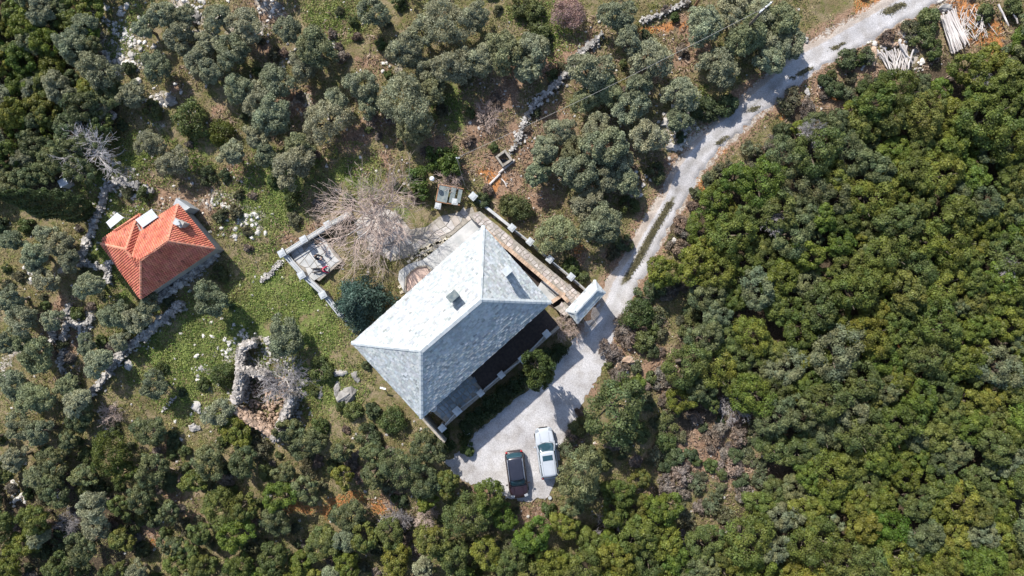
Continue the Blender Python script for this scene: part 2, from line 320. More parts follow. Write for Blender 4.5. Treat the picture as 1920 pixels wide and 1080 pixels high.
FOREST2 = [(-50, -40), (160, -40), (175, 60), (180, 130), (210, 180), (190, 230), (140, 280), (120, 350), (0, 360), (-50, 360)]
FOREST3 = [(-50, 900), (100, 920), (240, 930), (260, 1120), (-50, 1120)]
def inpoly(px, py, poly):
    px = np.asarray(px, float); py = np.asarray(py, float); r = np.zeros(px.shape, bool); n = len(poly)
    for i in range(n):
        x1, y1 = poly[i]; x2, y2 = poly[(i + 1) % n]
        c = ((y1 > py) != (y2 > py)); xi = (x2 - x1) * (py - y1) / ((y2 - y1) or 1e-9) + x1; r ^= c & (px < xi)
    return r
def blob(px, py, L):
    r = np.zeros(np.shape(px))
    for a, b, R in L: r = np.maximum(r, 1.0 * np.exp(-((px - a) ** 2 + (py - b) ** 2) / (R * R * .9)))
    return r
def topix(x, y, z): return 960 + x * FPX / (CAMH - z), 540 - y * FPX / (CAMH - z)
def build_ground():
    xs = np.concatenate([np.linspace(-900, -60, 22)[:-1], np.arange(-60, 60.01, .24), np.linspace(60, 900, 22)[1:]])
    ys = np.concatenate([np.linspace(-900, -38, 22)[:-1], np.arange(-38, 38.01, .24), np.linspace(38, 900, 22)[1:]])
    X, Y = np.meshgrid(xs, ys); Z = hz(X, Y); V = np.stack([X, Y, Z], -1).reshape(-1, 3); nx = len(xs); ny = len(ys)
    i = np.arange(nx - 1)[None, :] + np.arange(ny - 1)[:, None] * nx; F = np.stack([i, i + 1, i + nx + 1, i + nx], -1).reshape(-1, 4)
    me = np_mesh('hillside', V, F, M['ground'], smooth=True)
    px, py = topix(V[:, 0], V[:, 1], V[:, 2])
    px = px + (fbm(V[:, 0] + 50, V[:, 1], 4, 4) - .5) * 130; py = py + (fbm(V[:, 0], V[:, 1] + 70, 4, 4) - .5) * 130; c = np.zeros((len(V), 3)); c[:, 0] = blob(px, py, GREEN); c[:, 1] = blob(px, py, PINK); c[:, 2] = blob(px, py, ORANGE)
    rd = road_dist(V[:, 0], V[:, 1]); c[:, 1] = np.maximum(c[:, 1], .85 * (1 - sstep(1.4, 3.0, rd)))
    d = np.zeros((len(V), 3)); d[:, 0] = np.maximum(blob(px, py, RUBBLE) * .9, .55 * (1 - sstep(1.2, 1.9, rd)))
    f = np.zeros(len(V))
    for fp in (FOREST, FOREST2, FOREST3): f = np.maximum(f, inpoly(px, py, fp) * .95)
    d[:, 1] = f * (1 - blob(px, py, ORANGE))
    addcol(me, c, 'zone'); addcol(me, d, 'zonetwo')
    tag(link('hillside_ground', me), kind='structure')
build_ground()
def draped(name, stations, m, lift=.05, across=14, jit=.35, colf=None):
    """a strip along stations (px, py, half width px) laid on the ground"""
    pts = [G(a, b) for a, b, c in stations]; hw = [c / 20.1 for a, b, c in stations]
    P2 = []; n = len(pts)
    for i in range(n - 1):
        p0, p1, p2, p3 = pts[max(i - 1, 0)], pts[i], pts[i + 1], pts[min(i + 2, n - 1)]
        L = int((p2 - p1).length / .2) + 1
        for k in range(L):
            t = k / L; q = 0.5 * ((2 * p1) + (p2 - p0) * t + (2 * p0 - 5 * p1 + 4 * p2 - p3) * t * t + (3 * p1 - p0 - 3 * p2 + p3) * t ** 3)
            P2.append((q, hw[i] * (1 - t) + hw[i + 1] * t))
    P2.append((pts[-1], hw[-1])); V = []; cols = []; N = len(P2)
    for i, (q, h) in enumerate(P2):
        d = (P2[min(i + 1, N - 1)][0] - P2[max(i - 1, 0)][0]); d.z = 0; d.normalize(); nrm = Vector((-d.y, d.x, 0))
        hl = h + (vnoise(i * .2, 3, .5) - .5) * jit * 2; hr = h + (vnoise(i * .2, 90, .5) - .5) * jit * 2
        for k in range(across + 1):
            t = k / across; s = hl * (1 - t * 2) if t < .5 else -hr * (t * 2 - 1); x = q.x + nrm.x * s; y = q.y + nrm.y * s
            e = min(1, (1 - abs(2 * t - 1)) * 4); V.append((x, y, float(hz(x, y)) + lift * (e * 1.0) - .02 * (1 - e)))
            cols.append(colf(i * .2, s / h, x, y) if colf else (1, 1, 1))
    A = across + 1; i = np.arange(across)[None, :] + np.arange(N - 1)[:, None] * A; F = np.stack([i, i + 1, i + A + 1, i + A], -1).reshape(-1, 4)
    return link(name, np_mesh(name, V, F, m, np.array(cols), True))
def roadcol(s, t, x, y):
    g = math.exp(-((t - .02) / .15) ** 2); low = 1 if 0.3 < y < 8.5 else (.22 if y < 20 else .05)
    n = float(fbm(x, y, 1.1, 2)); k = g * (0.95 if n > .36 or y < 6 else .4) * low
    wh = 1 + .10 * math.exp(-((abs(t) - .48) / .16) ** 2) - .14 * math.exp(-((abs(t) - .85) / .18) ** 2) - .12 * (float(fbm(x, y, 2.2, 3)) - .5)
    warm = np.array([.97, .87, .76]) if t < -.55 else np.array([1, 1, 1])
    return tuple(np.array([1, 1, 1]) * wh * warm * (1 - k) + np.array([.27, .25, .14]) * k)
tag(draped('gravel_road', ROAD, M['gravel'], .06, 26, .3, roadcol), kind='structure')
# yard: a sheet filling the outline, its rim ragged
YARD = [(1112, 590), (1118, 575), (1165, 560), (1163, 600), (1148, 640), (1132, 690), (1108, 730), (1088, 775), (1060, 825), (1045, 870), (1040, 905), (1030, 930), (1000, 940), (955, 935), (920, 915), (880, 905), (850, 890), (835, 870), (860, 845), (905, 800), (960, 755), (1010, 715), (1060, 660)]
def build_yard():
    pts = []
    n = len(YARD)
    for i in range(n):
        a = YARD[i]; b = YARD[(i + 1) % n]; L = int(math.hypot(a[0] - b[0], a[1] - b[1]) / 4) + 1
        for k in range(L):
            t = k / L; x = a[0] + (b[0] - a[0]) * t; y = a[1] + (b[1] - a[1]) * t; j = 5; q = len(pts)
            pts.append((x + (float(vnoise(q, 5, 1.7)) - .5) * j * 2, y + (float(vnoise(q, 60, 1.7)) - .5) * j * 2))
    import bmesh
    bm = bmesh.new(); vs = [bm.verts.new(P(a, b, .035)) for a, b in pts]; f = bm.faces.new(vs); bmesh.ops.triangulate(bm, faces=[f])
    me = bpy.data.meshes.new('gravel_yard'); bm.normal_update()
    if sum(ff.normal.z for ff in bm.faces) < 0: bmesh.ops.reverse_faces(bm, faces=bm.faces[:])
    bm.to_mesh(me); me.materials.append(M['gravel']); addcol(me, np.ones((len(me.vertices), 3)))
    tag(link('gravel_yard', me), kind='structure')
build_yard()

# ------------------------------------------------------------------ leaves, crowns and bare branches
def leaves(cent, nrm, size, rng, aspect=1.5):
    n = len(cent); nrm = nrm / np.linalg.norm(nrm, axis=1, keepdims=True); a = rng.normal(size=(n, 3)); u = np.cross(nrm, a); u /= np.linalg.norm(u, axis=1, keepdims=True) + 1e-9
    v = np.cross(nrm, u); s = size * (0.6 + .8 * rng.random((n, 1)))
    V = np.stack([cent - u * s * aspect * .5, cent - v * s * .5, cent + u * s * aspect * .5, cent + v * s * .5], 1).reshape(-1, 3)
    return V, np.arange(n * 4).reshape(n, 4)
def crown(name, R, seed, nsub, per, leaf, fr=(.24, .36), jit=.5, flat=.8, aspect=1.5, cv=.25, up=0.0, irregular=.2, hue=.08):
    rng = np.random.default_rng(seed); Vs = []; Fs = []; Cs = []; off = 0; subs = []
    k = rng.integers(3, 6); lob = rng.normal(size=(k, 2)) * R * .28
    for i in range(nsub):
        for _ in range(20):
            d = rng.normal(size=3); d[2] = abs(d[2]) * .9 - .25; d /= np.linalg.norm(d)
            r = R * rng.uniform(.35, 1 - fr[0]) ** .6; r = min(r, R * .78)
            ang = math.atan2(d[1], d[0]); rr = 1 + irregular * (math.sin(ang * 2 + seed) * .6 + math.sin(ang * 3 + seed * 2.1) * .5)
            c = d * r * rr * np.array([1, 1, flat])
            if all(np.linalg.norm(c - q[0]) > R * fr[0] * .72 for q in subs): break
        sr = R * rng.uniform(*fr); subs.append((c, sr))
    for c, sr in subs:
        n = int(per * (sr / (R * fr[1])) ** 2); d = rng.normal(size=(n, 3)); d[:, 2] = np.where(d[:, 2] < -.4, -d[:, 2], d[:, 2]); d += c / R * .5; d /= np.linalg.norm(d, axis=1, keepdims=True)
        bump = 1 + .22 * np.sin(d[:, 0] * 7 + c[0] * 9) * np.sin(d[:, 1] * 7 + c[1] * 5) * np.sin(d[:, 2] * 6 + 1)
        rad = (sr * (0.62 + .48 * rng.random(n) ** .6) * bump)[:, None]; pos = c + d * rad * np.array([1, 1, .85])
        nm = d + rng.normal(size=(n, 3)) * jit + np.array([0, 0, up])
        V, F = leaves(pos, nm, leaf, rng, aspect); Vs.append(V); Fs.append(F + off); off += len(V)
        b = 1 + (rng.random() - .5) * cv * 2; h = (rng.random() - .5) * hue * 2
        lb = (b * (0.8 + .4 * rng.random(n)))[:, None] * np.array([1 + h, 1, 1 - h])
        Cs.append(np.repeat(lb, 4, 0))
    return np_mesh(name, np.concatenate(Vs), np.concatenate(Fs), M['leaf'], np.concatenate(Cs))
def branch(mb, rnd, p, d, length, rad, depth, spread=.55, kids=3, sides=5, segs=4, droop=0.0, minr=.006, colr=(.8, 1.15), shrink=(.55, .8)):
    pts = [Vector(p)]; rs = [rad]; dd = Vector(d).normalized()
    for k in range(segs):
        dd = (dd + Vector((rnd.gauss(0, .16), rnd.gauss(0, .16), rnd.gauss(0, .12) - droop))).normalized(); pts.append(pts[-1] + dd * length / segs); rs.append(max(minr, rad * (1 - .6 * (k + 1) / segs)))
    mb.tube(pts, rs, sides if depth > 1 else 3, rnd.uniform(*colr), cap=False)
    if depth <= 0: return
    for q in range(kids):
        t = rnd.uniform(.35, 1); i = min(segs, int(t * segs + .5)); nd = (dd + Vector((rnd.gauss(0, spread), rnd.gauss(0, spread), rnd.gauss(0, spread * .6)))).normalized()
        branch(mb, rnd, pts[i], nd, length * rnd.uniform(*shrink), max(minr, rs[i] * .7), depth - 1, spread, kids, sides, max(2, segs - 1), droop, minr, colr, shrink)
def trunk_mesh(R, H, seed, limbs=5, m='bark'):
    rnd = random.Random(seed); mb = MB(); top = Vector((rnd.uniform(-.15, .15), rnd.uniform(-.15, .15), H * .45)); r = .07 * R + .06
    mb.tube([(0, 0, -.3), (0, 0, .1), top * .6 + Vector((.05, 0, 0)), top], [r * 1.5, r * 1.15, r, r * .85], 7)
    for k in range(limbs):
        a = 2 * PI * k / limbs + rnd.random(); e = Vector((math.cos(a) * R * .55, math.sin(a) * R * .55, H * .45 + R * rnd.uniform(.5, .8)))
        mid = (top + e) / 2 + Vector((0, 0, -.08)); mb.tube([top, mid, e], [r * .6, r * .4, r * .15], 5)
        e2 = e + Vector((rnd.uniform(-.4, .4) * R, rnd.uniform(-.4, .4) * R, .2 * R)); mb.tube([mid, e2], [r * .3, r * .08], 4)
    o = mb.build('trunk', M[m]); me = o.data; bpy.data.objects.remove(o); return me
PROTO = {}
def proto(kind, R, seed):
    """crown centre sits at height cz above the foot"""
    cz = {'oak': 1.1 + .55 * R, 'olive': 1.2 + .6 * R, 'bush': .35 * R, 'scrub': .3 * R}[kind]
    if kind == 'oak': me = crown('crown', R, seed, int(26 + 26 * R), 230, .095, (.12, .25), .45, .8, 1.3, .24, irregular=.28, hue=.12)
    elif kind == 'olive': me = crown('crown', R, seed, int(30 + 26 * R), 230, .08, (.13, .28), .85, .85, 2.2, .12, irregular=.32, hue=.04)
    elif kind == 'bush': me = crown('crown', R, seed, int(12 + 12 * R), 200, .10, (.22, .38), .55, .85, 1.4, .2, irregular=.15, hue=.08)
    else: me = crown('crown', R, seed, int(12 + 10 * R), 110, .085, (.22, .42), 1.1, .7, 2.6, .3, irregular=.35, hue=.08)
    return dict(R=R, crown=me, trunk=trunk_mesh(R, cz * 1.0, seed, 5 if kind != 'scrub' else 4), cz=cz)
for kind, Rs in dict(oak=(1.1, 1.6, 2.2), olive=(1.1, 1.6, 2.2), bush=(.6, 1.0, 1.5), scrub=(.5, .9, 1.3)).items():
    PROTO[kind] = [proto(kind, R, 100 * i + s * 7 + len(kind)) for i, R in enumerate(Rs) for s in range(3)]
PAL = dict(
    oak=[(.132, .158, .027), (.106, .135, .029), (.158, .170, .031), (.103, .128, .038), (.130, .146, .036), (.116, .162, .027)],
    oakgrey=[(.165, .19, .105)], oakbright=[(.11, .175, .025)], oakyellow=[(.19, .20, .04)], oakdark=[(.115, .138, .062), (.138, .158, .070)],
    olive=[(.255, .270, .170), (.220, .240, .145), (.285, .295, .190), (.230, .245, .130)],
    bush=[(.095, .125, .040), (.115, .135, .050), (.085, .11, .05)], scrub=[(.24, .20, .17), (.15, .145, .085), (.23, .175, .14), (.13, .14, .075)])
LOOK = dict(oak='dense olive-green oak', oakgrey='pale grey-green oak', oakbright='fresh bright green tree', oakyellow='yellow-green tree', oakdark='dark green evergreen tree',
            olive='silvery grey-green olive tree', bush='round green bush', scrub='dry brownish scrub bush')
CAT = dict(oak='tree', oakgrey='tree', oakbright='tree', oakyellow='tree', oakdark='tree', olive='olive tree', bush='bush', scrub='bush')
NAME = dict(oak='oak_tree', oakgrey='oak_tree', oakbright='broadleaf_tree', oakyellow='broadleaf_tree', oakdark='evergreen_tree', olive='olive_tree', bush='bush', scrub='scrub_bush')
PLACED = []
def tree(kind, px, py, r, label=None, group=None, col=None, cat=None, seed=None):
    base = {'oakgrey': 'oak', 'oakbright': 'oak', 'oakyellow': 'oak', 'oakdark': 'oak'}.get(kind, kind); R = r / 20.6
    c = sorted(PROTO[base], key=lambda p: abs(p['R'] - R))[:3]; p = random.choice(c); s = R / p['R']
    loc = G(px, py, p['cz'] * s + R * .3); loc.z -= p['cz'] * s + R * .3
    size = 'small ' if R < (.7 if base in ('bush', 'scrub') else 1.25) else ('large ' if R > (1.2 if base in ('bush', 'scrub') else 1.9) else '')
    o = empty(NAME[kind], loc, random.random() * 6.28, label or place_label(size + LOOK[kind], px, py), cat or CAT[kind], group)
    o.scale = (s * random.uniform(.93, 1.07), s * random.uniform(.93, 1.07), s * (random.uniform(.85, 1.25) if base == 'oak' else random.uniform(.9, 1.15)))
    a = link('trunk', p['trunk'], o); b = link('crown', p['crown'], o); b.location = (0, 0, p['cz'])
    q = random.choice(PAL[kind]) if col is None else col; j = random.uniform(.85, 1.15); b.color = (q[0] * j * random.uniform(.93, 1.07), q[1] * j, q[2] * j, 1)
    PLACED.append((px, py, r)); return o
# ------------------------------------------------------------------ roofs and tiles
def plane3(a, b, c): n = (b - a).cross(c - a).normalized(); return a, n
def ray_plane(px, py, pl):
    o = Vector((0, 0, CAMH)); d = Vector(((px - 960) / FPX, (540 - py) / FPX, -1)); a, n = pl; return o + d * ((a - o).dot(n) / d.dot(n))
def tile_face(mb, poly, kind, tw, th, rnd, lift=.02):
    """lay single tiles over a planar roof face; poly[0]->poly[1] is the eave"""
    poly = [Vector(p) for p in poly]; u = (poly[1] - poly[0]).normalized(); c = sum(poly, Vector()) / len(poly)
    n = (poly[1] - poly[0]).cross(c - poly[0]).normalized()
    if n.z < 0: n = -n
    v = n.cross(u).normalized()
    if v.dot(c - poly[0]) < 0: v = -v
    Q = [((p - poly[0]).dot(u), (p - poly[0]).dot(v)) for p in poly]; xs = [q[0] for q in Q]; ys = [q[1] for q in Q]
    def span(y):
        r = []
        for i in range(len(Q)):
            (x1, y1), (x2, y2) = Q[i], Q[(i + 1) % len(Q)]
            if (y1 > y) != (y2 > y): r.append(x1 + (x2 - x1) * (y - y1) / (y2 - y1))
        r.sort(); return [(r[k], r[k + 1]) for k in range(0, len(r) - 1, 2)]
    row = 0; y = min(ys) + .001
    while y < max(ys):
        yc = min(y + th * .5, max(ys) - 1e-3)
        for (a, b) in span(yc):
            x = a - (tw * .5 if row % 2 and kind == 'slate' else 0) - rnd.random() * (.1 if kind == 'slate' else 0)
            while x < b:
                ww = tw * (rnd.uniform(.75, 1.3) if kind == 'slate' else 1); x0 = max(x, a); x1 = min(x + ww * .97, b); x += ww
                if x1 - x0 < .03: continue
                if kind == 'slate':
                    h0 = lift + rnd.uniform(.02, .05); h1 = lift + rnd.uniform(0, .01); tl = rnd.uniform(-.012, .012); y0 = y - .04 + rnd.uniform(-.02, .02); y1 = y + th
                    V = [(x0, y0, h0 + tl), (x1, y0, h0 - tl), (x1, y1, h1 - tl), (x0, y1, h1 + tl), (x0, y0, 0), (x1, y0, 0), (x1, y1, 0), (x0, y1, 0)]
                    F = [(0, 1, 2, 3), (4, 5, 1, 0), (5, 6, 2, 1), (7, 4, 0, 3)]; g = rnd.uniform(.74, 1.12) * (1 if rnd.random() > .05 else .72); col = (g * rnd.uniform(.95, 1.04), g, g * rnd.uniform(.95, 1.05))
                else:
                    k = 5; V = []; w = x1 - x0
                    for yy, hh, sc_ in ((y - .03, .035, 1.0), (y + th, .0, .9)):
                        for q in range(k):
                            t = q / (k - 1); V.append((x0 + w * (.5 + (t - .5) * sc_), yy, lift + hh + .07 * math.sin(PI * t) ** .7))
                    F = [(q, q + 1, q + k + 1, q + k) for q in range(k - 1)] + [tuple(range(k))]; g = rnd.uniform(.78, 1.12) * (1 if rnd.random() > .04 else .6); col = (g, g * rnd.uniform(.9, 1.12), g)
                W = [poly[0] + u * a_ + v * b_ + n * c_ for a_, b_, c_ in V]
                if (W[1] - W[0]).cross(W[2] - W[1]).dot(n) < 0 and kind == 'slate': F = [f[::-1] for f in F]
                mb.add(W, F, col)
        y += th; row += 1
def hip_cap(mb, a, b, w, th, step, rnd, lift=.05):
    a = Vector(a); b = Vector(b); d = (b - a); L = d.length; d.normalize(); s = d.cross(Vector((0, 0, 1))).normalized(); up = s.cross(d); k = 0.0
    while k < L:
        e = min(L, k + step * .98); z0 = lift + .03; g = rnd.uniform(.86, 1.1); V = []
        for t, zz in ((k - .03, z0 + .025), (e, z0)):
            for q, dz in ((-w, -w * .38), (0, 0), (w, -w * .38)): V.append(a + d * t + s * q + up * (zz + dz))
        V2 = [p - up * th for p in V]
        mb.add(V + V2, [(0, 1, 4, 3), (1, 2, 5, 4), (0, 3, 9, 6), (2, 8, 11, 5), (0, 6, 7, 1), (1, 7, 8, 2), (3, 4, 10, 9), (4, 5, 11, 10)], g); k += step
def poly_solid(mb, pts, thick):
    pts = [Vector(p) for p in pts]; n = len(pts); nn = (pts[1] - pts[0]).cross(pts[2] - pts[0])
    if nn.z < 0: pts = pts[::-1]
    mb.add(pts + [p - Vector((0, 0, thick)) for p in pts], [tuple(range(n)), tuple(range(n, 2 * n))[::-1]] + [(i, n + i, n + (i + 1) % n, (i + 1) % n) for i in range(n)])
def shift(mb, root): 
    for k in range(len(mb.v)): mb.v[k] = mb.v[k] - np.array(root.location)
def part(mb, name, m, root, **kw): shift(mb, root); return mb.build(name, m, root, **kw)

# ------------------------------------------------------------------ the slate-roofed house
ZE, ZR = 6.0, 9.7; rnd = random.Random(11)
hW, hN, hE, hS = P(660, 643, ZE), P(906, 424, ZE), P(1032, 567, ZE), P(790, 784, ZE)
rA, rB = P(789, 657, ZR), P(900, 562, ZR)
house = empty('slate_roofed_house', (-4.8, -2.8, 0), 0, 'large stone house with a pale slate hip roof and two chimneys beside the gravel yard', 'house')
mb = MB(); cc = (hW + hN + hE + hS) / 4; ins = [cc + (p - cc) * .91 for p in (hW, hN, hE, hS)]
mb.prism([(p.x, p.y) for p in ins], -.5, ZE + .25)
part(mb, 'wall', M['stonewall'], house)
faces = [(hW, hN, rB, rA), (hN, hE, rB), (hE, hS, rA, rB), (hS, hW, rA)]
mb = MB()
for f in faces: poly_solid(mb, f, .18)
roof = part(mb, 'roof', M['slate'], house)
mb = MB()
for f in faces: tile_face(mb, f, 'slate', .29, .21, rnd)
shift(mb, house); o = mb.build('slate_covering', M['slate'], roof)
mb = MB()
for a, b in ((hW, rA), (hS, rA), (hE, rB), (hN, rB)): hip_cap(mb, a, b, .17, .03, .52, rnd)
hip_cap(mb, rA, rB, .26, .05, .7, rnd)
shift(mb, house); mb.build('ridge_cap', M['slatecap'], roof)
def chimney(px, py, pl, sx, sy, hgt, capm):
    q = ray_plane(px, py, pl); a = math.atan2(97, 110); mb = MB(); mb.box((q.x, q.y, q.z + hgt / 2 - .45), (sx, sy, hgt + .9), a); shift(mb, house); ch = mb.build('chimney', M['plaster'], house)
    mb = MB(); mb.box((q.x, q.y, q.z + hgt + .06), (sx + .14, sy + .12, .1), a); 
    for k in (-1, 1): mb.box((q.x + math.cos(a) * k * sx * .35, q.y + math.sin(a) * k * sx * .35, q.z + hgt + .22), (.1, sy * .8, .24), a)
    mb.box((q.x, q.y, q.z + hgt + .38), (sx + .16, sy + .14, .08), a); shift(mb, house); mb.build('cowl', M['panel' if hgt < 2 else 'slatecap'], ch)
chimney(852, 555, plane3(hW, hN, rB), .75, .5, 1.3, 0)
chimney(951, 509, plane3(hN, hE, rB), .6, .5, 2.3, 0)
# windows and door on the facade above the veranda
ax = (ins[2] - ins[3]).normalized(); out = Vector((ax.y, -ax.x, 0)); fa = math.atan2(ax.y, ax.x)
for t in (.14, .38, .62, .86):
    q = ins[3] + (ins[2] - ins[3]) * t + out * .02
    for z in (3.2,):
        mb = MB(); mb.box((q.x, q.y, z), (1.0, .12, 1.4), fa); shift(mb, house); f = mb.build('window', M['wood'], house)
        mb = MB(); g = q + out * .07; mb.box((g.x, g.y, z), (.8, .02, 1.2), fa); shift(mb, house); mb.build('pane', M['glass'], f)
# veranda
def W2(px, py, z): p = P(px, py, z); return (p.x, p.y)
ZV = 1.7
ver = empty('veranda', P(930, 700, 0), 0, 'raised dark veranda floor in the shade along the yard side of the slate-roofed house', 'veranda')
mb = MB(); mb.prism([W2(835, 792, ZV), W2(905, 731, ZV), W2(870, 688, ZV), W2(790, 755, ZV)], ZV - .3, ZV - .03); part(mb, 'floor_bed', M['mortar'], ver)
mb = MB(); mb.prism([W2(906, 731, ZV), W2(1046, 608, ZV), W2(1010, 566, ZV), W2(870, 687, ZV)], ZV - .3, ZV - .004); part(mb, 'deck', M['shadedbrown'], ver)  # timber floor coloured near-black for the full shadow it lies in
VFLAG = 1
mb = MB(); a, b = P(833, 794, ZV), P(1046, 610, ZV); dd = (b - a).normalized(); nn = Vector((dd.y, -dd.x, 0)) * .28
mb.prism([(a.x, a.y), (b.x, b.y), (b.x + nn.x, b.y + nn.y), (a.x + nn.x, a.y + nn.y)], -.3, ZV + .12); part(mb, 'parapet', M['mortar'], ver)
mb = MB(); a2 = P(778, 770, ZV); b2 = P(832, 830, ZV); d2 = (b2 - a2).normalized(); n2 = Vector((-d2.y, d2.x, 0)) * .3
mb.prism([(a2.x, a2.y), (b2.x, b2.y), (b2.x + n2.x, b2.y + n2.y), (a2.x + n2.x, a2.y + n2.y)], -.3, ZV + .3); part(mb, 'end_parapet', M['stonewall'], ver)
def pillar(px, py, ztop, w, label, group, zb=None, rz=.74, lamp=False):
    p = P(px, py, ztop); zb = float(hz(p.x, p.y)) - .2 if zb is None else zb
    o = empty('stone_pillar', (p.x, p.y, zb), rz, label, 'pillar', group); mb = MB(); mb.box((0, 0, (ztop - .1 - zb) / 2), (w * .78, w * .78, ztop - .1 - zb)); mb.build('shaft', M['stonewall'], o)
    mb = MB(); mb.box((0, 0, ztop - zb - .06), (w, w, .12)); mb.box((0, 0, ztop - zb + .02), (w * .9, w * .9, .06), taper=.5); mb.build('coping', M['cap'], o, bevel=.015)
    if lamp:
        l = empty('pillar_lamp', (p.x, p.y, ztop + .05), 0, 'small round lamp on the pillar beside the yard tree', 'lamp')
        mb = MB(); mb.lathe((0, 0, 0), [(.09, 0), (.05, .05), (.04, .16)], 10); mb.build('stand', M['metal'], l)
        mb = MB(); mb.lathe((0, 0, .16), [(.03, 0), (.12, .05), (.15, .13), (.12, .22), (.03, .26)], 14); mb.build('globe', M['whitep'], l, smooth=True)
    return p
vp = [(1025, 626, .62, 'grey-capped pillar at the gatehouse end of the veranda edge', 0), (981, 673, .72, 'veranda pillar carrying a small lamp beside the yard tree', 1), (940, 703, .58, 'veranda pillar next below left of the lamp pillar', 0),
      (901, 737, .58, 'grey-capped veranda pillar at the middle of the dark hedge', 0), (857, 771, .70, 'wide-capped veranda pillar near the satellite dish', 0)]
vpp = [pillar(a, b, 2.75, w_, l_, 'pillars along the veranda', zb=-.1, lamp=bool(k)) for a, b, w_, l_, k in vp]
def railing(a, b, label, group, h=.85, nb=None, z0=None, m='metal', r=.028):
    a = Vector(a); b = Vector(b); o = empty('railing', (a.x, a.y, a.z - h), 0, label, 'railing', group); L = (b - a).length; d = (b - a).normalized(); mb = MB(); mb.tube([a + d * .3, b - d * .3], r, 6); shift(mb, o); mb.build('rail', M[m], o); mb = MB(); mb.tube([a + d * .3 - Vector((0, 0, h - .15)), b - d * .3 - Vector((0, 0, h - .15))], r * .8, 5)
    shift(mb, o); mb.build('rail', M[m], o); mb = MB(); n = int(L / .28)
    for k in range(1, n): q = a + d * (L * k / n); mb.tube([q, q - Vector((0, 0, h - .15))], r * .5, 4)
    shift(mb, o); mb.build('balusters', M[m], o)
vl = ['thin railing between the gatehouse end pillar and the lamp pillar', 'thin railing between the lamp pillar and the next veranda pillar', 'thin railing in the middle of the veranda edge', 'thin railing beside the wide-capped veranda pillar']
for k in range(4): railing(vpp[k] - Vector((0, 0, .12)), vpp[k + 1] - Vector((0, 0, .12)), vl[k], 'railings along the veranda', m='cap')
pillar(829, 803, 2.5, .6, 'pale pillar at the lower corner of the slate-roofed house', 'pillars along the veranda', zb=-.3)
railing(P(857, 771, 2.6), P(829, 803, 2.4), 'short railing at the lower end of the veranda by the dish', 'railings along the veranda', m='cap')
q = P(808, 770, 6.0)
dish = empty('satellite_dish', (q.x, q.y, ZV), .6, 'white satellite dish beside the lower roof corner of the slate-roofed house', 'satellite dish')
mb = MB(); mb.lathe((0, 0, 0), [(.02, -.06), (.22, -.03), (.36, .05), (.38, .08), (.36, .085), (.2, .01), (.02, -.02)], 20); b_ = mb.build('reflector', M['whitep'], dish, smooth=True); b_.location = (0, 0, 3.2); b_.rotation_euler = (.75, 0, 2.2)
mb = MB(); mb.tube([(0, 0, 0), (0, 0, 3.15)], .035, 8); mb.tube([(0, 0, 3.1), (-.3, -.25, 3.55)], .015, 5); mb.build('mast', M['metal'], dish)

# ------------------------------------------------------------------ path, retaining wall and pillars on the uphill side
ZP = .95
mbp = MB(); mbp.prism([W2(878, 402, ZP), W2(900, 396, ZP), W2(1062, 530, ZP), W2(1096, 556, ZP), W2(1062, 596, ZP), W2(1040, 577, ZP), W2(1064, 563, ZP), W2(1052, 547, ZP), W2(1022, 521, ZP), W2(989, 493, ZP), W2(955, 464, ZP), W2(937, 452, ZP), W2(908, 424, ZP), W2(890, 415, ZP)], -.4, ZP)
tag(mbp.build('stone_path', M['mortar']), kind='structure')
def paving(name, poly, z, size, m, seed, gap=.06, kind='structure', hgt=.03, label=None, parent=None):
    """irregular flags: jittered grid cells cut to the outline"""
    rnd = random.Random(seed); mb = MB(); pts = [P(a, b, z) for a, b in poly]; xs = [p.x for p in pts]; ys = [p.y for p in pts]; g = {}
    nx = int((max(xs) - min(xs)) / size) + 2; ny = int((max(ys) - min(ys)) / size) + 2; c, s_ = math.cos(.72), math.sin(.72); cx, cy = sum(xs) / len(xs), sum(ys) / len(ys); n = max(nx, ny)
    for i in range(-n, n + 1):
        for j in range(-n, n + 1):
            u, v = (i + rnd.uniform(-.3, .3)) * size, (j + rnd.uniform(-.3, .3)) * size * 1.15; g[i, j] = (cx + u * c - v * s_, cy + u * s_ + v * c)
    poly2 = [(p.x, p.y) for p in pts]
    for i in range(-n, n):
        for j in range(-n, n):
            q = [g[i, j], g[i + 1, j], g[i + 1, j + 1], g[i, j + 1]]; mx = sum(t[0] for t in q) / 4; my = sum(t[1] for t in q) / 4
            if not inpoly(mx, my, poly2): continue
            if not all(inpoly(t[0] * .7 + mx * .3, t[1] * .7 + my * .3, poly2) for t in q): 
                if rnd.random() < .4: continue
            k = 1 - gap / size; q = [(mx + (t[0] - mx) * k, my + (t[1] - my) * k) for t in q]
            r_ = rnd.uniform(.78, 1.12); mb.prism(q, z, z + hgt + rnd.uniform(0, .015), (r_ * rnd.uniform(.97, 1.05), r_, r_ * rnd.uniform(.95, 1.03)))
    if mb.n == 0: return
    o = mb.build(name, M[m], parent); 
    if not parent: tag(o, kind=kind)
    return o
_o = paving('slate_flags', [(835, 791), (903, 731), (869, 690), (792, 755)], ZV - .03, .42, 'panel2', 21); _o.parent = ver; _o.location = -ver.location
if 'kind' in _o: del _o['kind']
paving('stone_path_flags', [(880, 402), (900, 398), (1062, 532), (1094, 556), (1062, 594), (1042, 576), (1066, 563), (1052, 546), (1022, 520), (989, 492), (955, 463), (937, 450), (908, 423), (890, 415)], ZP, .34, 'pinkpave', 3)
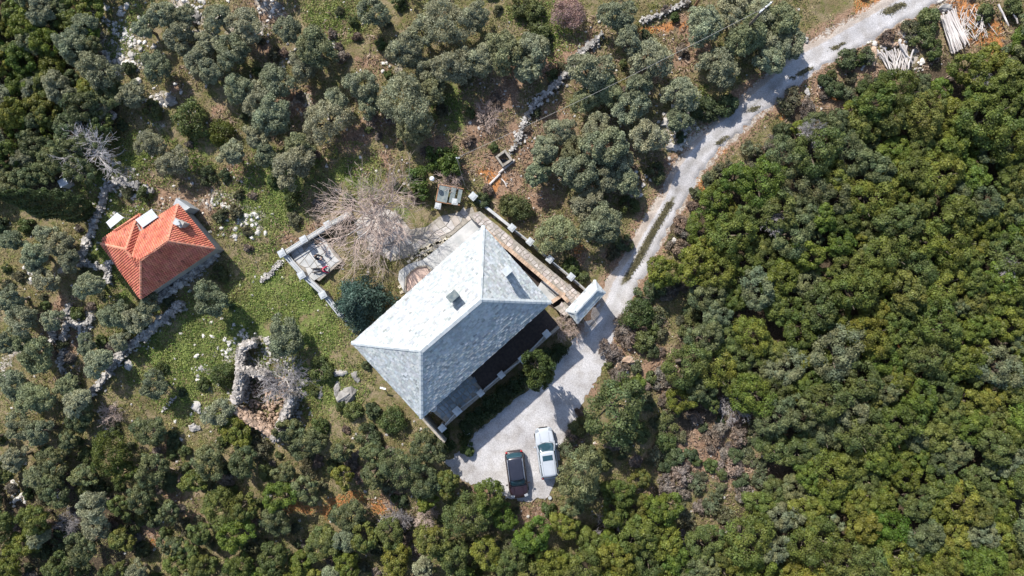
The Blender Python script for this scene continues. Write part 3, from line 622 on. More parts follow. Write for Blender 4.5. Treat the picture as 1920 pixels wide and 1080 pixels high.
def stone_wall(name, poly, z0, h, w_, label, group=None, m='rock', size=.42, seed=1, cat='stone wall', ground=True, dens=1.0, parent=None, loose=.15, core=True):
    rnd = random.Random(seed); pts = [(G(a, b) if ground else P(a, b, z0 + h)) for a, b in poly]; mb = MB()
    if core:
        for a, b in zip(pts[:-1], pts[1:]):
            d = (b - a); d.z = 0; L = d.length; d.normalize(); n_ = Vector((-d.y, d.x, 0)) * w_ * .36; q = [a - d * .05 + n_, b + d * .05 + n_, b + d * .05 - n_, a - d * .05 - n_]
            zz = [(float(hz(p.x, p.y)) if ground else z0) for p in q]; mb.prism([(p.x, p.y) for p in q], [k - .3 for k in zz], [k + h * .9 for k in zz], .6)
    for a, b in zip(pts[:-1], pts[1:]):
        d = (b - a); d.z = 0; L = d.length; d.normalize(); n_ = Vector((-d.y, d.x, 0)); lay = max(1, int(h / (size * .7))); cnt = int(L / size * (w_ / size) * lay * 1.7 * dens) + 1
        for k in range(cnt):
            t = rnd.random() * L; o_ = rnd.uniform(-.5, .5) * w_ + rnd.gauss(0, loose * .4); p = a + d * t + n_ * o_; zb = float(hz(p.x, p.y)) if ground else z0
            z = zb + h * (1 - abs(o_ / w_) * .3) * (rnd.choice([1, .9, .8, rnd.random()]))
            mb.block((p.x, p.y, z), size * rnd.uniform(.5, 1.6), rnd, flat=.8)
    o = mb.build(name, M[m], parent)
    if not parent: tag(o, label, cat, group)
    return o
mb = MB(); r0 = random.Random(5)
edge = [(908, 425), (937, 453), (955, 465), (989, 494), (1022, 522), (1052, 548), (1066, 563)]
ep = [P(a, b, ZP + .3) for a, b in edge]
for a, b in zip(ep[:-1], ep[1:]):
    d = (b - a).normalized(); n_ = Vector((d.y, -d.x, 0)) * .22; mb.prism([(a.x, a.y), (b.x, b.y), (b.x + n_.x, b.y + n_.y), (a.x + n_.x, a.y + n_.y)], -.6, ZP + .25, .8)
    L = (b - a).length; k = 0
    while k < L: s_ = r0.uniform(.22, .4); q = a + d * (k + s_ / 2) + n_ * .5; mb.box((q.x, q.y, ZP + .3), (s_ * .94, .34, .11 + r0.random() * .04), math.atan2(d.y, d.x), r0.uniform(.8, 1.15)); k += s_
tag(mb.build('retaining_wall', M['rockwarm']), 'long orange-brown coping wall between the stone path and the dark gap by the house', 'retaining wall')
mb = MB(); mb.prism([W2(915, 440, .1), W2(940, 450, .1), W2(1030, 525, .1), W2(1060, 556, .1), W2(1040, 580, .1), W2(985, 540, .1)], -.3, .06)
tag(mb.build('shaded_gap_floor', M['shadedbrown']), kind='structure')  # dark brown sheet: gloom of the deep gap put into the colour
mb = MB(); mb.prism([W2(1008, 540, .6), W2(1016, 525, .6), W2(1048, 554, .6), W2(1036, 570, .6)], -.3, .6)
tag(mb.build('concrete_landing', M['concrete']), 'pale greenish concrete landing at the right corner of the slate roof', 'landing')
mb = MB(); mb.prism([W2(1034, 563, ZP + .2), W2(1058, 548, ZP + .2), W2(1061, 552, ZP + .2), W2(1037, 569, ZP + .2)], -.3, ZP + .2)
tag(mb.build('low_wall', M['rockwarm']), 'short orange-brown cross wall at the end of the greenish landing', 'retaining wall')
for k, (a, b, c, d) in enumerate([(1017, 524, 1050, 552), (1022, 520, 1056, 549)]):
    pass
railing(P(1014, 524, 1.5), P(1052, 556, 1.5), 'thin grey handrail along the edge of the greenish landing', None, h=.9)
lab = ['shadowed pillar cap nearest the left bush on the uphill path', 'pillar on the uphill path under the large olive tree', 'diamond-shaped pillar cap midway along the uphill path', 'pale pillar nearest the gatehouse on the uphill path']
pp = [pillar(a, b, 2.0, .62, l, 'pillars along the uphill path', rz=-.72) for (a, b), l in zip([(960, 427), (994, 453), (1031, 486), (1071, 519)], lab)]
pp.append(P(1104, 548, 2.0))
vl = ['thin rails between the two left pillars of the uphill path', 'thin rails under the olive tree on the uphill path', 'thin rails between the diamond cap and the pillar by the gatehouse', 'thin rails joining the uphill path pillar and the gatehouse']
for k in range(4): railing(pp[k] - Vector((0, 0, .15)), pp[k + 1] - Vector((0, 0, .15)), vl[k], 'railings along the uphill path', m='cap')
mb = MB()
for a, b in zip(pp[:-1], pp[1:]):
    d = (b - a).normalized(); n_ = Vector((-d.y, d.x, 0)) * .12; mb.prism([(a.x + n_.x, a.y + n_.y), (b.x + n_.x, b.y + n_.y), (b.x - n_.x, b.y - n_.y), (a.x - n_.x, a.y - n_.y)], -.3, 1.15)
tag(mb.build('parapet_wall', M['mortar']), 'low grey parapet wall under the rails of the uphill path', 'wall')

# ------------------------------------------------------------------ gatehouse
gz = 3.4
g1, g2, g3, g4 = P(1115, 526, gz), P(1062, 582, gz), P(1083, 605, gz), P(1134, 549, gz)
ra, rb = P(1118, 544, gz + .62), P(1079, 586, gz + .62)
gate = empty('gatehouse', (g1 + g3) / 2 * 1, 0, 'small gatehouse with a narrow whitish slate roof over slatted wooden gates', 'gatehouse'); gate.location.z = 0
gf = [(g2, g1, ra, rb), (g1, g4, ra), (g4, g3, rb, ra), (g3, g2, rb)]
mb = MB()
for f in gf: poly_solid(mb, f, .12)
rf = part(mb, 'roof', M['slate'], gate); mb = MB()
for f in gf: tile_face(mb, f, 'slate', .30, .24, rnd)
shift(mb, gate); mb.build('slate_covering', M['slatecap'], rf); mb = MB()
for a, b in ((ra, rb), (g1, ra), (g4, ra), (g2, rb), (g3, rb)): hip_cap(mb, a, b, .13, .03, .45, rnd)
shift(mb, gate); mb.build('ridge_cap', M['slatecap'], rf)
gc = (g1 + g2 + g3 + g4) / 4; ga = math.atan2(g1.y - g2.y, g1.x - g2.x); gd = Vector((math.cos(ga), math.sin(ga), 0)); gn = Vector((-gd.y, gd.x, 0)); GL = (g1 - g2).length
for k, wd in ((-1, .75), (1, .75)):
    q = gc + gd * k * (GL / 2 - wd / 2 - .15); mb = MB(); mb.box((q.x, q.y, gz / 2 - .15), (wd, 1.05, gz), ga); part(mb, 'pier', M['plaster'], gate)
mb = MB(); mb.box((gc.x, gc.y, gz - .25), (GL - 1.8, .4, .3), ga); part(mb, 'lintel', M['wood'], gate)
for s in (-1, 1):
    mb = MB(); cw = (GL - 1.9) / 2
    for k in range(6): q = gc + gd * (s * cw * .5 + (k - 2.5) * cw / 6.3); mb.box((q.x, q.y, 1.35), (.09, .05, 2.3), ga)
    for z in (.5, 2.2): q = gc + gd * s * cw * .5; mb.box((q.x, q.y, z), (cw * .96, .07, .12), ga)
    part(mb, 'gate_leaf', M['wood'], gate)

# ------------------------------------------------------------------ patios on the upper left of the house
mb = MB(); mb.prism([W2(893, 404, .3), W2(905, 424, .3), W2(770, 560, .3), W2(756, 545, .3), W2(746, 524, .3), W2(748, 508, .3), W2(766, 495, .3), W2(790, 488, .3), W2(802, 480, .3)], -.3, .22)
tag(mb.build('concrete_apron', M['concrete']), kind='structure')
OCT = [(758, 545), (760, 520), (770, 508), (783, 499), (800, 497), (810, 504), (814, 520), (790, 550), (770, 556)]
mb = MB(); oc = [P(a, b, .3) for a, b in OCT]
for k in range(len(oc)):
    a, b = oc[k], oc[(k + 1) % len(oc)]; c0 = sum(oc, Vector()) / len(oc); i1, i2 = a + (c0 - a) * .12, b + (c0 - b) * .12
    mb.prism([(a.x, a.y), (b.x, b.y), (i2.x, i2.y), (i1.x, i1.y)], .2, .42)
octo = empty('octagonal_basin', c0 * 1, 0, 'octagonal basin with a pinkish-brown floor half under the left roof edge', 'basin'); octo.location.z = .2
part(mb, 'rim', M['mortar'], octo); mb = MB(); mb.prism([(p.x, p.y) for p in oc], .1, .25); part(mb, 'floor', M['pinkfloor'], octo)
mb = MB(); mb.prism([W2(852, 400, .05), W2(886, 388, .05), W2(892, 404, .05), W2(802, 478, .05), W2(766, 482, .05), W2(735, 490, .05), W2(700, 470, .05), W2(680, 440, .05), W2(678, 405, .05), W2(705, 388, .05), W2(745, 400, .05), W2(770, 430, .05), W2(800, 425, .05), W2(825, 405, .05)], -.3, .06)
tag(mb.build('patio', M['mortar']), kind='structure')
paving('patio_flags', [(850, 400), (884, 388), (890, 406), (802, 476), (770, 478), (780, 450), (800, 425), (825, 410)], .06, .62, 'paving', 8)
paving('plane_tree_flags', [(735, 488), (700, 470), (670, 438), (666, 410), (700, 384), (745, 398), (762, 430), (775, 460)], .06, .7, 'paving', 9)
mb = MB(); r0 = random.Random(2)                      # stepping stones
for k in range(64):
    t = k // 2 / 32; s = k % 2; x = 852 + (745 - 852) * t; y = 448 + 62 * t - 14 * math.sin(t * PI) + (45 * max(0, t - .75) * 3); x += s * 5 + r0.uniform(-2, 2); y += s * 11 + r0.uniform(-2, 2)
    p = G(x, y); mb.box((p.x, p.y, .07), (.34, .26, .06), r0.uniform(.4, 1), (1.25, 1.2, 1.0))
tag(mb.build('stepping_stones', M['paving']), kind='structure')
bench = empty('ring_bench', P(716, 425, .4), 0, 'round stone ring bench encircling the foot of the large bare plane tree', 'bench'); bench.location.z = 0
bc = bench.location
for k in range(12):
    a0 = 2 * PI * k / 12 + .02; a1 = 2 * PI * (k + 1) / 12 - .02
    if k == 4: continue
    mb = MB(); q = [(r * math.cos(a), r * math.sin(a)) for r, a in ((1.12, a0), (1.72, a0), (1.72, (a0 + a1) / 2), (1.72, a1), (1.12, a1), (1.12, (a0 + a1) / 2))]; mb.prism(q, 0, .45, r0.uniform(.85, 1.1)); mb.build('stone_block', M['paving'], bench, bevel=.02)

# paved terrace with people
ZT = .3
TER = [(534, 476), (603, 441), (642, 489), (598, 527), (575, 515)]
mb = MB(); mb.prism([W2(a, b, ZT) for a, b in TER], -2.5, ZT - .03); ter = empty('paved_terrace', P(590, 485, ZT), 0, 'square terrace paved with pale grey flags where three people rest', 'terrace')
part(mb, 'masonry_base', M['mortar'], ter)
o = paving('paving', [(537, 477), (602, 444), (639, 489), (598, 523), (575, 512)], ZT - .03, .62, 'concrete', 12, gap=.05); o.parent = ter; o.location = -ter.location
if 'kind' in o: del o['kind']
tp = [(528, 475, 'pale pillar cap at the far left corner of the paved terrace'), (569, 449, 'pale pillar cap on the upper edge of the paved terrace'), (614, 421, 'weathered pillar cap half under the plane tree twigs'), (565, 516, 'pale pillar cap midway on the lower left terrace edge'), (605, 553, 'pale pillar cap at the lower end of the terrace wall')]
tps = [pillar(a, b, ZT + 1.15, .66, l, 'pillars around the paved terrace', zb=-2.2, rz=.5) for a, b, l in tp]
far = P(655, 398, ZT + 1.05); low = P(640, 596, ZT + 1.05)
def parapet(a, b, z0, z1, w_, label, group, m='concrete'):
    a = Vector(a); b = Vector(b); d = (b - a).normalized(); L = (b - a).length; o = empty('parapet', (a.x, a.y, z0), 0, label, 'parapet wall', group); an = math.atan2(d.y, d.x); c = (a + b) / 2
    mb = MB(); mb.box((c.x, c.y, (z0 + z1) / 2), (L, w_, z1 - z0), an); part(mb, 'wall', M['stonewall'], o)
    mb = MB(); mb.box((c.x, c.y, z1 + .05), (L - .5, w_ + .12, .1), an); part(mb, 'coping', M[m], o)
    n_ = Vector((-d.y, d.x, 0))
    for s in (-1, 1): mb = MB(); mb.tube([a + d * .3 + n_ * s * w_ * .32 + Vector((0, 0, z1 + .42 - a.z)), b - d * .3 + n_ * s * w_ * .32 + Vector((0, 0, z1 + .42 - b.z))], .045, 6); part(mb, 'rail', M['cap'], o)
zb, zt = -2.0, ZT + .45
for a, b, l in ((tps[0], tps[1], 'pale coped parapet along the upper left edge of the paved terrace'), (tps[1], tps[2], 'pale coped parapet running from the terrace towards the plane tree'), (tps[2], far, 'end of the coped parapet hidden under plane tree twigs'),
                (tps[0], tps[3], 'shaded parapet along the lower left edge of the terrace'), (tps[3], tps[4], 'parapet below the terrace beside lush green plants'), (tps[4], low, 'thin end of the terrace parapet beside the blue-green conifer')):
    parapet(a, b, zb, zt, .36, l, 'parapets around the paved terrace')

# ------------------------------------------------------------------ the orange-roofed house
oz = -1.6; e = oz + 3.2; r_ = e + 2.5; rnd = random.Random(23)
oW, oS, oE, oN = P(190, 457, e), P(264, 560, e), P(403, 466, e), P(334, 383, e); oR1, oR2 = P(314, 452, r_), P(264, 488, r_)
plS = plane3(oW, oS, oR2); plN = plane3(oN, oR1, oR2); pv = ray_plane(247, 483, plS); pa = ray_plane(236, 467, plS); pb = P(254, 414, e); pc = ray_plane(265, 427, plN)
oh = empty('orange_roofed_house', P(290, 470, oz), 0, 'single-storey house with an orange clay tile hip roof and grey walls', 'house'); oh.location.z = oz
mb = MB(); q = [oW, oS, oE, oN]; cc = sum(q, Vector()) / 4; q = [cc + (p - cc) * .93 for p in q]; 
wl = [q[0], q[1], q[2], q[3], cc + (pc - cc) * .9, cc + (pb - cc) * .9]
mb.prism([(p.x, p.y) for p in wl], oz - 2.6, e + .12); part(mb, 'wall', M['plaster'], oh)
of = [(oW, oS, oR2, pv, pa), (oS, oE, oR1, oR2), (oE, oN, oR1), (pc, oN, oR1, oR2, pv), (oW, pb, pa), (pb, pc, pv, pa)]
mb = MB()
for f in of:
    for k in range(1, len(f) - 1): poly_solid(mb, [f[0], f[k], f[k + 1]], .12)
orf = part(mb, 'roof', M['tile'], oh); mb = MB()
for f in of: tile_face(mb, f, 'barrel', .21, .34, rnd)
shift(mb, oh); mb.build('tile_covering', M['tile'], orf); mb = MB()
for a, b in ((oR1, oR2), (oR2, oS), (oR1, oE), (oR1, oN)): hip_cap(mb, a, b, .11, .03, .4, rnd, .06)
shift(mb, oh); mb.build('ridge_cap', M['tilecap'], orf); mb = MB()
for a, b in ((oW, pa), (pa, pb), (pa, pv), (pv, pc)): hip_cap(mb, a, b, .11, .03, .4, rnd, .06)
shift(mb, oh); mb.build('ridge_cap', M['tilecap'], orf)
q = ray_plane(345, 420, plane3(oE, oN, oR1)); mb = MB(); mb.box((q.x, q.y, q.z + .2), (.75, .45, 1.6), -.5); mb.box((q.x, q.y, q.z + 1.03), (.9, .58, .08), -.5); part(mb, 'chimney', M['plaster'], oh)
mb = MB(); mb.box((q.x - .12, q.y + .05, q.z + 1.2), (.35, .5, .07), -.5); mb.lathe((q.x + .15, q.y - .1, q.z + 1.05), [(.13, 0), (.12, .3), (.15, .32), (.15, .36)], 10); part(mb, 'chimney_pot', M['cap'], oh)
def sheet(px4, z, z2, label, name='roof_sheet', th=.05):
    pts = [P(a, b, z if k in (0, 1) else z2) for k, (a, b) in enumerate(px4)]; c = sum(pts, Vector()) / 4; o = empty(name, (c.x, c.y, oz), 0, label, 'awning'); mb = MB(); n = 9; V = []
    for k in range(n * 2 + 1):
        t = k / (n * 2); a = pts[0].lerp(pts[1], t); b = pts[3].lerp(pts[2], t); h = Vector((0, 0, .04 * (k % 2))); V += [a + h, b + h, a + h - Vector((0, 0, th)), b + h - Vector((0, 0, th))]
    F = []
    for k in range(n * 2): i = k * 4; F += [(i, i + 4, i + 5, i + 1), (i + 2, i + 3, i + 7, i + 6), (i, i + 2, i + 6, i + 4), (i + 1, i + 5, i + 7, i + 3)]
    mb.add(V, F); part(mb, 'corrugated_sheet', M['white'], o)
    for p in pts: mb = MB(); mb.tube([(p.x, p.y, p.z - .05), (p.x, p.y, float(hz(p.x, p.y)) - .2)], .05, 6); part(mb, 'post', M['metal'], o)
sheet([(254, 412), (284, 392), (296, 407), (267, 427)], e + .25, e + .3, 'white corrugated awning against the upper left roof slope of the orange-roofed house')
sheet([(199, 417), (219, 399), (232, 408), (207, 428)], e - .5, e - .3, 'small white corrugated sheet left of the lean-to at the orange-roofed house')
ls = [P(190, 450, e - .35), P(262, 401, e - .35), P(267, 410, e + .05), P(205, 451, e + .05)]
lt = empty('lean_to', (ls[0] + ls[2]) / 2, 0, 'narrow red-tiled lean-to roof beside the upper left edge of the orange-roofed house', 'lean-to'); lt.location.z = oz
mb = MB(); poly_solid(mb, ls, .08); part(mb, 'roof', M['tile'], lt); mb = MB(); tile_face(mb, ls, 'barrel', .21, .34, rnd); part(mb, 'tile_covering', M['tile'], lt)
mb = MB(); a, b = P(208, 427, e), P(262, 402, e); mb.tube([P(214, 432, e), P(259, 404, e)], .07, 5); part(mb, 'beam', M['tilecap'], lt)
for p in ls[:2]: mb = MB(); mb.tube([(p.x, p.y, p.z - .1), (p.x, p.y, oz - .8)], .07, 6); part(mb, 'post', M['wood'], lt)
mb = MB(); mb.prism([W2(254, 400, oz + .1), W2(330, 368, oz + .1), W2(372, 378, oz + .1), W2(385, 420, oz + .1), W2(330, 400, oz + .1), W2(280, 420, oz + .1)], oz - .5, oz + .1); tag(mb.build('patio', M['mortar']), kind='structure')
paving('patio_flags', [(254, 400), (326, 368), (372, 380), (386, 420), (340, 392), (280, 420)], oz + .1, .8, 'pinkpave', 31)
mb = MB(); mb.prism([W2(320, 383, e - .1), W2(326, 370, e - .1), W2(352, 388, e - .1), W2(340, 396, e - .1)], oz - .5, e - .55); tag(mb.build('water_tank', M['cap']), 'pale flat-topped tank at the top corner of the orange-roofed house', 'tank')
# ------------------------------------------------------------------ cars
def loft(mb, secs, prof, cap=True, col=None):
    """secs: (y, halfwidth, zlow, zhigh); prof: list of (across 0..1, up 0..1)"""
    V = []; n = len(prof)
    for y, hw, z0, z1 in secs: V += [(hw * a, y, z0 + (z1 - z0) * b) for a, b in prof] + [(-hw * a, y, z0 + (z1 - z0) * b) for a, b in prof[::-1]]
    m = 2 * n; k = len(secs); F = [(i * m + j, i * m + (j + 1) % m, (i + 1) * m + (j + 1) % m, (i + 1) * m + j) for i in range(k - 1) for j in range(m)]
    if cap: F += [tuple(range(m)), tuple(range((k - 1) * m, k * m))[::-1]]
    mb.add(V, F, col)
def subd(o, l=2):
    for p in o.data.polygons: p.use_smooth = True
    m = o.modifiers.new('subdivision', 'SUBSURF'); m.levels = l; m.render_levels = l; return o
def fixn(o):
    import bmesh
    bm = bmesh.new(); bm.from_mesh(o.data); bmesh.ops.recalc_face_normals(bm, faces=bm.faces[:]); bm.to_mesh(o.data); bm.free(); return o
def car(name, px, py, ang, label, L, Wd, H, paint, roofm, hood, kind):
    p = P(px, py, .7); root = empty(name, (p.x, p.y, .04), ang, label, 'car'); hw = Wd / 2; h = L / 2; bel = .60 * H
    prof = [(.0, 0), (.80, 0), (.97, .12), (1, .45), (.97, .80), (.90, .97), (.55, 1.0), (0, 1.02)]
    if kind == 'long': S = [(-h, .80, .42, .86), (-h + .08, .92, .3, .95), (-h + .7, 1, .24, bel), (-.6, 1, .22, bel), (.35, 1, .22, bel), (h - 1.25, .99, .22, bel * .97), (h - .55, .94, .24, bel * .88), (h - .12, .82, .28, bel * .74), (h, .62, .38, bel * .6)]
    else: S = [(-h, .74, .42, .85), (-h + .1, .9, .3, .98), (-h + .7, 1, .24, bel), (-.5, 1, .22, bel), (.6, 1, .22, bel), (h - 1.0, .99, .22, bel * .98), (h - .4, .92, .26, bel * .86), (h - .08, .8, .3, bel * .74), (h, .66, .38, bel * .6)]
    mb = MB(); loft(mb, [(y, hw * q, a, b) for y, q, a, b in S], prof); subd(fixn(mb.build('body', M[paint], root)))
    ws = h - hood                                                        # foot of the windscreen
    rf, rr = ws - .75, (-h + .42 if kind == 'long' else -h + .5)
    g = [(-h + .12, .78, bel - .05, bel + .02), (rr, .76, bel - .05, H - .07), (rr + .5, .76, bel - .05, H - .03), (rf - .3, .76, bel - .05, H - .02), (rf, .76, bel - .05, H - .06), (ws, .80, bel - .1, bel + .0)]
    gp = [(.0, 0), (1.18, 0), (1.14, .1), (1.02, .85), (.92, .97), (.5, 1.0), (0, 1.0)]
    mb = MB(); loft(mb, [(y, hw * q, a, b) for y, q, a, b in g], gp); subd(fixn(mb.build('windows', M['glass'], root)), 1)
    mb = MB(); ym = (rf + rr) / 2; yl = (rf - rr) / 2; V = []; nx, ny = 8, 10
    for i in range(ny + 1):
        for j in range(nx + 1):
            t = i / ny * 2 - 1; u = j / nx * 2 - 1; wx = hw * .745 * (1 - .05 * max(0, t) ** 3 - .07 * max(0, -t) ** 4)
            V.append((wx * u, ym + yl * t * (1.04 - (.07 * u * u if t > 0 else .03 * u * u)), H + .005 - .045 * u * u - .04 * t ** 4))
    b = len(V); V += [(x, y, z - .05) for x, y, z in V]; F = [(i * (nx + 1) + j, i * (nx + 1) + j + 1, (i + 1) * (nx + 1) + j + 1, (i + 1) * (nx + 1) + j) for i in range(ny) for j in range(nx)]
    F += [tuple(q + b for q in f[::-1]) for f in F]; rim = [j for j in range(nx + 1)] + [(i + 1) * (nx + 1) + nx for i in range(ny)] + [ny * (nx + 1) + nx - 1 - j for j in range(nx)] + [(ny - 1 - i) * (nx + 1) for i in range(ny - 1)]
    F += [(rim[k], b + rim[k], b + rim[(k + 1) % len(rim)], rim[(k + 1) % len(rim)]) for k in range(len(rim))]
    mb.add(V, F); rp = mb.build('roof', M[roofm], root, smooth=True)
    for s in (-1, 1):                                                    # pillars
        for (ya, yb, za, zb_) in ((ws, rf - .02, bel, H - .05), (rr - .28, rr + .12, bel, H - .06), (ym + .05, ym + .05, bel, H - .06)):
            mb = MB(); mb.tube([(s * hw * .93, ya, za), (s * hw * .745, yb, zb_)], .035, 5); mb.build('window_pillar', M[paint], root)
        if kind == 'long':
            for k in range(1): 
                mb = MB(); mb.tube([(s * hw * .6, rf - .8, H + .0), (s * hw * .58, rr + .2, H - .0)], .012, 4); mb.build('roof_rib', M['metal'], root)
        else:
            mb = MB(); mb.tube([(s * hw * .76, rf - .1, H - .03), (s * hw * .74, rf - .35, H + .05), (s * hw * .73, rr + .35, H + .05), (s * hw * .74, rr + .1, H - .03)], .03, 6); mb.build('roof_rail', M['chrome'], root)
        mb = MB(); mb.box((s * (hw + .10), ws - .32, bel + .1), (.22, .13, .15), 0, taper=.8); mb.build('mirror', M[paint], root, bevel=.04)
        mb = MB(); mb.box((s * hw * .68, h - .24, bel * .76), (.34, .26, .12), -s * .35); mb.build('headlight', M['lampwhite'], root, bevel=.03)
        mb = MB(); mb.box((s * hw * .76, -h + .10, .86), (.2, .12, .26), s * .2); mb.build('tail_light', M['lampred'], root, bevel=.03)
        for y in (h - .85, -h + .85):
            mb = MB(); V = []; 
            for q in range(20):
                a = 2 * PI * q / 20
                for xx, rr_ in ((-.1, .27), (-.1, .33), (.1, .33), (.1, .27)): V.append((s * (hw - .10) + xx, y + rr_ * math.cos(a), .33 + rr_ * math.sin(a)))
            F = [(q * 4 + j, q * 4 + (j + 1) % 4, ((q + 1) % 20) * 4 + (j + 1) % 4, ((q + 1) % 20) * 4 + j) for q in range(20) for j in range(4)]
            mb.add(V, F); wl_ = mb.build('wheel', M['rubber'], root); mb = MB(); mb.lathe((0, 0, 0), [(.27, -.05), (.27, .05), (.1, .07), (.02, .06)], 12); rm = mb.build('rim', M['metal'], wl_); rm.location = (s * (hw - .08), y, .33); rm.rotation_euler = (0, s * PI / 2, 0)
    if kind == 'long':
        mb = MB(); mb.box((0, rf - .58, H + .012), (.92, .48, .03)); mb.build('sunroof', M['glass'], root, bevel=.01)
        for k in (-2, -1, 1, 2): mb = MB(); mb.tube([(k * .16, rf - 1.0, H + .0), (k * .16, rr + .25, H - .01)], .014, 4); mb.build('roof_rib', M[roofm], root)
    else: mb = MB(); mb.tube([(0, rr + .6, H), (0, rr + .45, H + .12)], .012, 4); mb.build('aerial', M['rubber'], root)
    for x in (-.45, .35): mb = MB(); mb.tube([(x, ws + .03, bel + .04), (x + .42, ws - .12, bel + .14)], .012, 4); mb.build('wiper', M['rubber'], root)
    mb = MB()
    for k in range(3): mb.box((0, h - .03, .45 + k * .09), (hw * .9, .06, .04))
    mb.build('grille', M['rubber'], root)
    for s in (-1, 1):
        mb = MB(); mb.tube([(s * hw * .42, ws + .08, bel + .015), (s * hw * .48, h - .45, bel * .91)], .012, 4); mb.build('hood_crease', M[paint], root)
car('white_car', 1025, 849, .145, 'long white car with a dark sunroof parked on the gravel beside the oaks', 4.75, 1.82, 1.62, 'silverp', 'silverp', 1.30, 'long')
car('dark_car', 969, 889, PI + .13, 'dark car with silver roof rails parked beside the white car', 4.45, 1.82, 1.6, 'maroon', 'darkp', 1.12, 'short')

# ------------------------------------------------------------------ people on the terrace
def person(loc, rz, label, top, legs, pose, hair='hair'):
    root = empty('person', loc, rz, label, 'person', 'people on the terrace'); J = {}
    if pose == 'stand': J = dict(hip=(0, 0, .95), chest=(0, .02, 1.30), neck=(0, .01, 1.48), head=(0, .04, 1.60), sL=(-.18, 0, 1.42), eL=(-.26, .02, 1.14), wL=(-.20, .20, 1.0), sR=(.18, 0, 1.42), eR=(.27, .0, 1.14), wR=(.24, .14, .92), hL=(-.10, 0, .92), kL=(-.12, .04, .50), aL=(-.13, -.02, .09), tL=(-.14, .16, .04), hR=(.10, 0, .92), kR=(.13, .06, .50), aR=(.15, .0, .09), tR=(.17, .18, .04))
    elif pose == 'crouch': J = dict(hip=(0, -.1, .50), chest=(0, .05, .84), neck=(0, .12, 1.01), head=(0, .17, 1.12), sL=(-.18, .08, .95), eL=(-.24, .25, .74), wL=(-.12, .45, .70), sR=(.18, .08, .95), eR=(.24, .25, .74), wR=(.12, .45, .70), hL=(-.10, -.1, .48), kL=(-.18, .32, .52), aL=(-.17, .24, .09), tL=(-.18, .42, .04), hR=(.10, -.1, .48), kR=(.18, .32, .52), aR=(.17, .24, .09), tR=(.18, .42, .04))
    else: J = dict(hip=(0, 0, .13), chest=(0, -.20, .42), neck=(0, -.28, .58), head=(0, -.28, .71), sL=(-.18, -.25, .53), eL=(-.28, -.42, .30), wL=(-.30, -.52, .07), sR=(.18, -.25, .53), eR=(.28, -.42, .30), wR=(.30, -.52, .07), hL=(-.10, .02, .12), kL=(-.16, .48, .30), aL=(-.16, .90, .09), tL=(-.17, .96, .22), hR=(.10, .02, .12), kR=(.15, .50, .16), aR=(.18, .96, .08), tR=(.20, 1.0, .22))
    def skin(name, verts, edges, m, par=root):
        me = bpy.data.meshes.new(name); me.from_pydata([v[0] for v in verts], edges, []); me.materials.append(m); o = bpy.data.objects.new(name, me); C.objects.link(o); o.parent = par
        s = o.modifiers.new('skin', 'SKIN'); s.use_smooth_shade = True
        for i, v in enumerate(verts): me.skin_vertices[0].data[i].radius = (v[1], v[1] * (v[2] if len(v) > 2 else 1)); me.skin_vertices[0].data[i].use_root = i == 0
        q = o.modifiers.new('sub', 'SUBSURF'); q.levels = 1; q.render_levels = 1; return o
    V = []; E = []; ix = {}
    def v(k, p, r, q=1): ix[k] = len(V); V.append((tuple(p), r, q)); return ix[k]
    v('hip', J['hip'], .15, .8); v('chest', J['chest'], .16, .75); v('neck', J['neck'], .055); hd = Vector(J['head']); v('jaw', hd + Vector((0, .01, -.05)), .07); v('skull', hd + Vector((0, -.01, .05)), .095); v('crown', hd + Vector((0, -.01, .11)), .06)
    E += [(0, 1), (1, 2), (2, 3), (3, 4), (4, 5)]; v('nose', hd + Vector((0, .105, 0)), .014); E.append((3, ix['nose']))
    for s in ('L', 'R'):
        a = v('s' + s, J['s' + s], .065); b = v('e' + s, J['e' + s], .048); c = v('w' + s, J['w' + s], .03); E += [(1, a), (a, b), (b, c)]
        wv = Vector(J['w' + s]); d = (wv - Vector(J['e' + s])).normalized(); sd_ = d.cross(Vector((0, 0, 1))); sd_ = sd_.normalized() if sd_.length > .1 else Vector((1, 0, 0)); pm = v('p' + s, wv + d * .07, .036, .5); E.append((c, pm))
        for k in range(4): f1 = v('f%d' % k + s, wv + d * .13 + sd_ * (k - 1.5) * .022, .010); f2 = v('g%d' % k + s, wv + d * (.175 - .008 * abs(k - 1.5)) + sd_ * (k - 1.5) * .024 - Vector((0, 0, .012)), .008); E += [(pm, f1), (f1, f2)]
        t1 = v('th' + s, wv + d * .08 + sd_ * .055, .010); E.append((pm, t1))
        a = v('h' + s, J['h' + s], .095); b = v('k' + s, J['k' + s], .065); c = v('a' + s, J['a' + s], .042); t = v('t' + s, J['t' + s], .04, .7); E += [(0, a), (a, b), (b, c), (c, t)]
    skin('body', V, E, M['skin'])
    Jv = {k: Vector(q) for k, q in J.items()}
    V = [(Jv['hip'] + Vector((0, 0, .04)), .165, .85), (Jv['chest'], .18, .8), (Jv['neck'] - Vector((0, 0, .06)), .075)]; E = [(0, 1), (1, 2)]
    for s in ('L', 'R'): n = len(V); V += [(Jv['s' + s], .08), (Jv['e' + s], .064), (Jv['e' + s].lerp(Jv['w' + s], .9), .045)]; E += [(1, n), (n, n + 1), (n + 1, n + 2)]
    skin('jacket', [(tuple(a[0]),) + tuple(a[1:]) for a in V], E, M[top])
    V = [(Jv['hip'], .16, .85)]; E = []
    for s in ('L', 'R'): n = len(V); V += [(Jv['h' + s], .11), (Jv['k' + s], .08), (Jv['k' + s].lerp(Jv['a' + s], .92), .06)]; E += [(0, n), (n, n + 1), (n + 1, n + 2)]
    skin('trousers', [(tuple(a[0]),) + tuple(a[1:]) for a in V], E, M[legs])
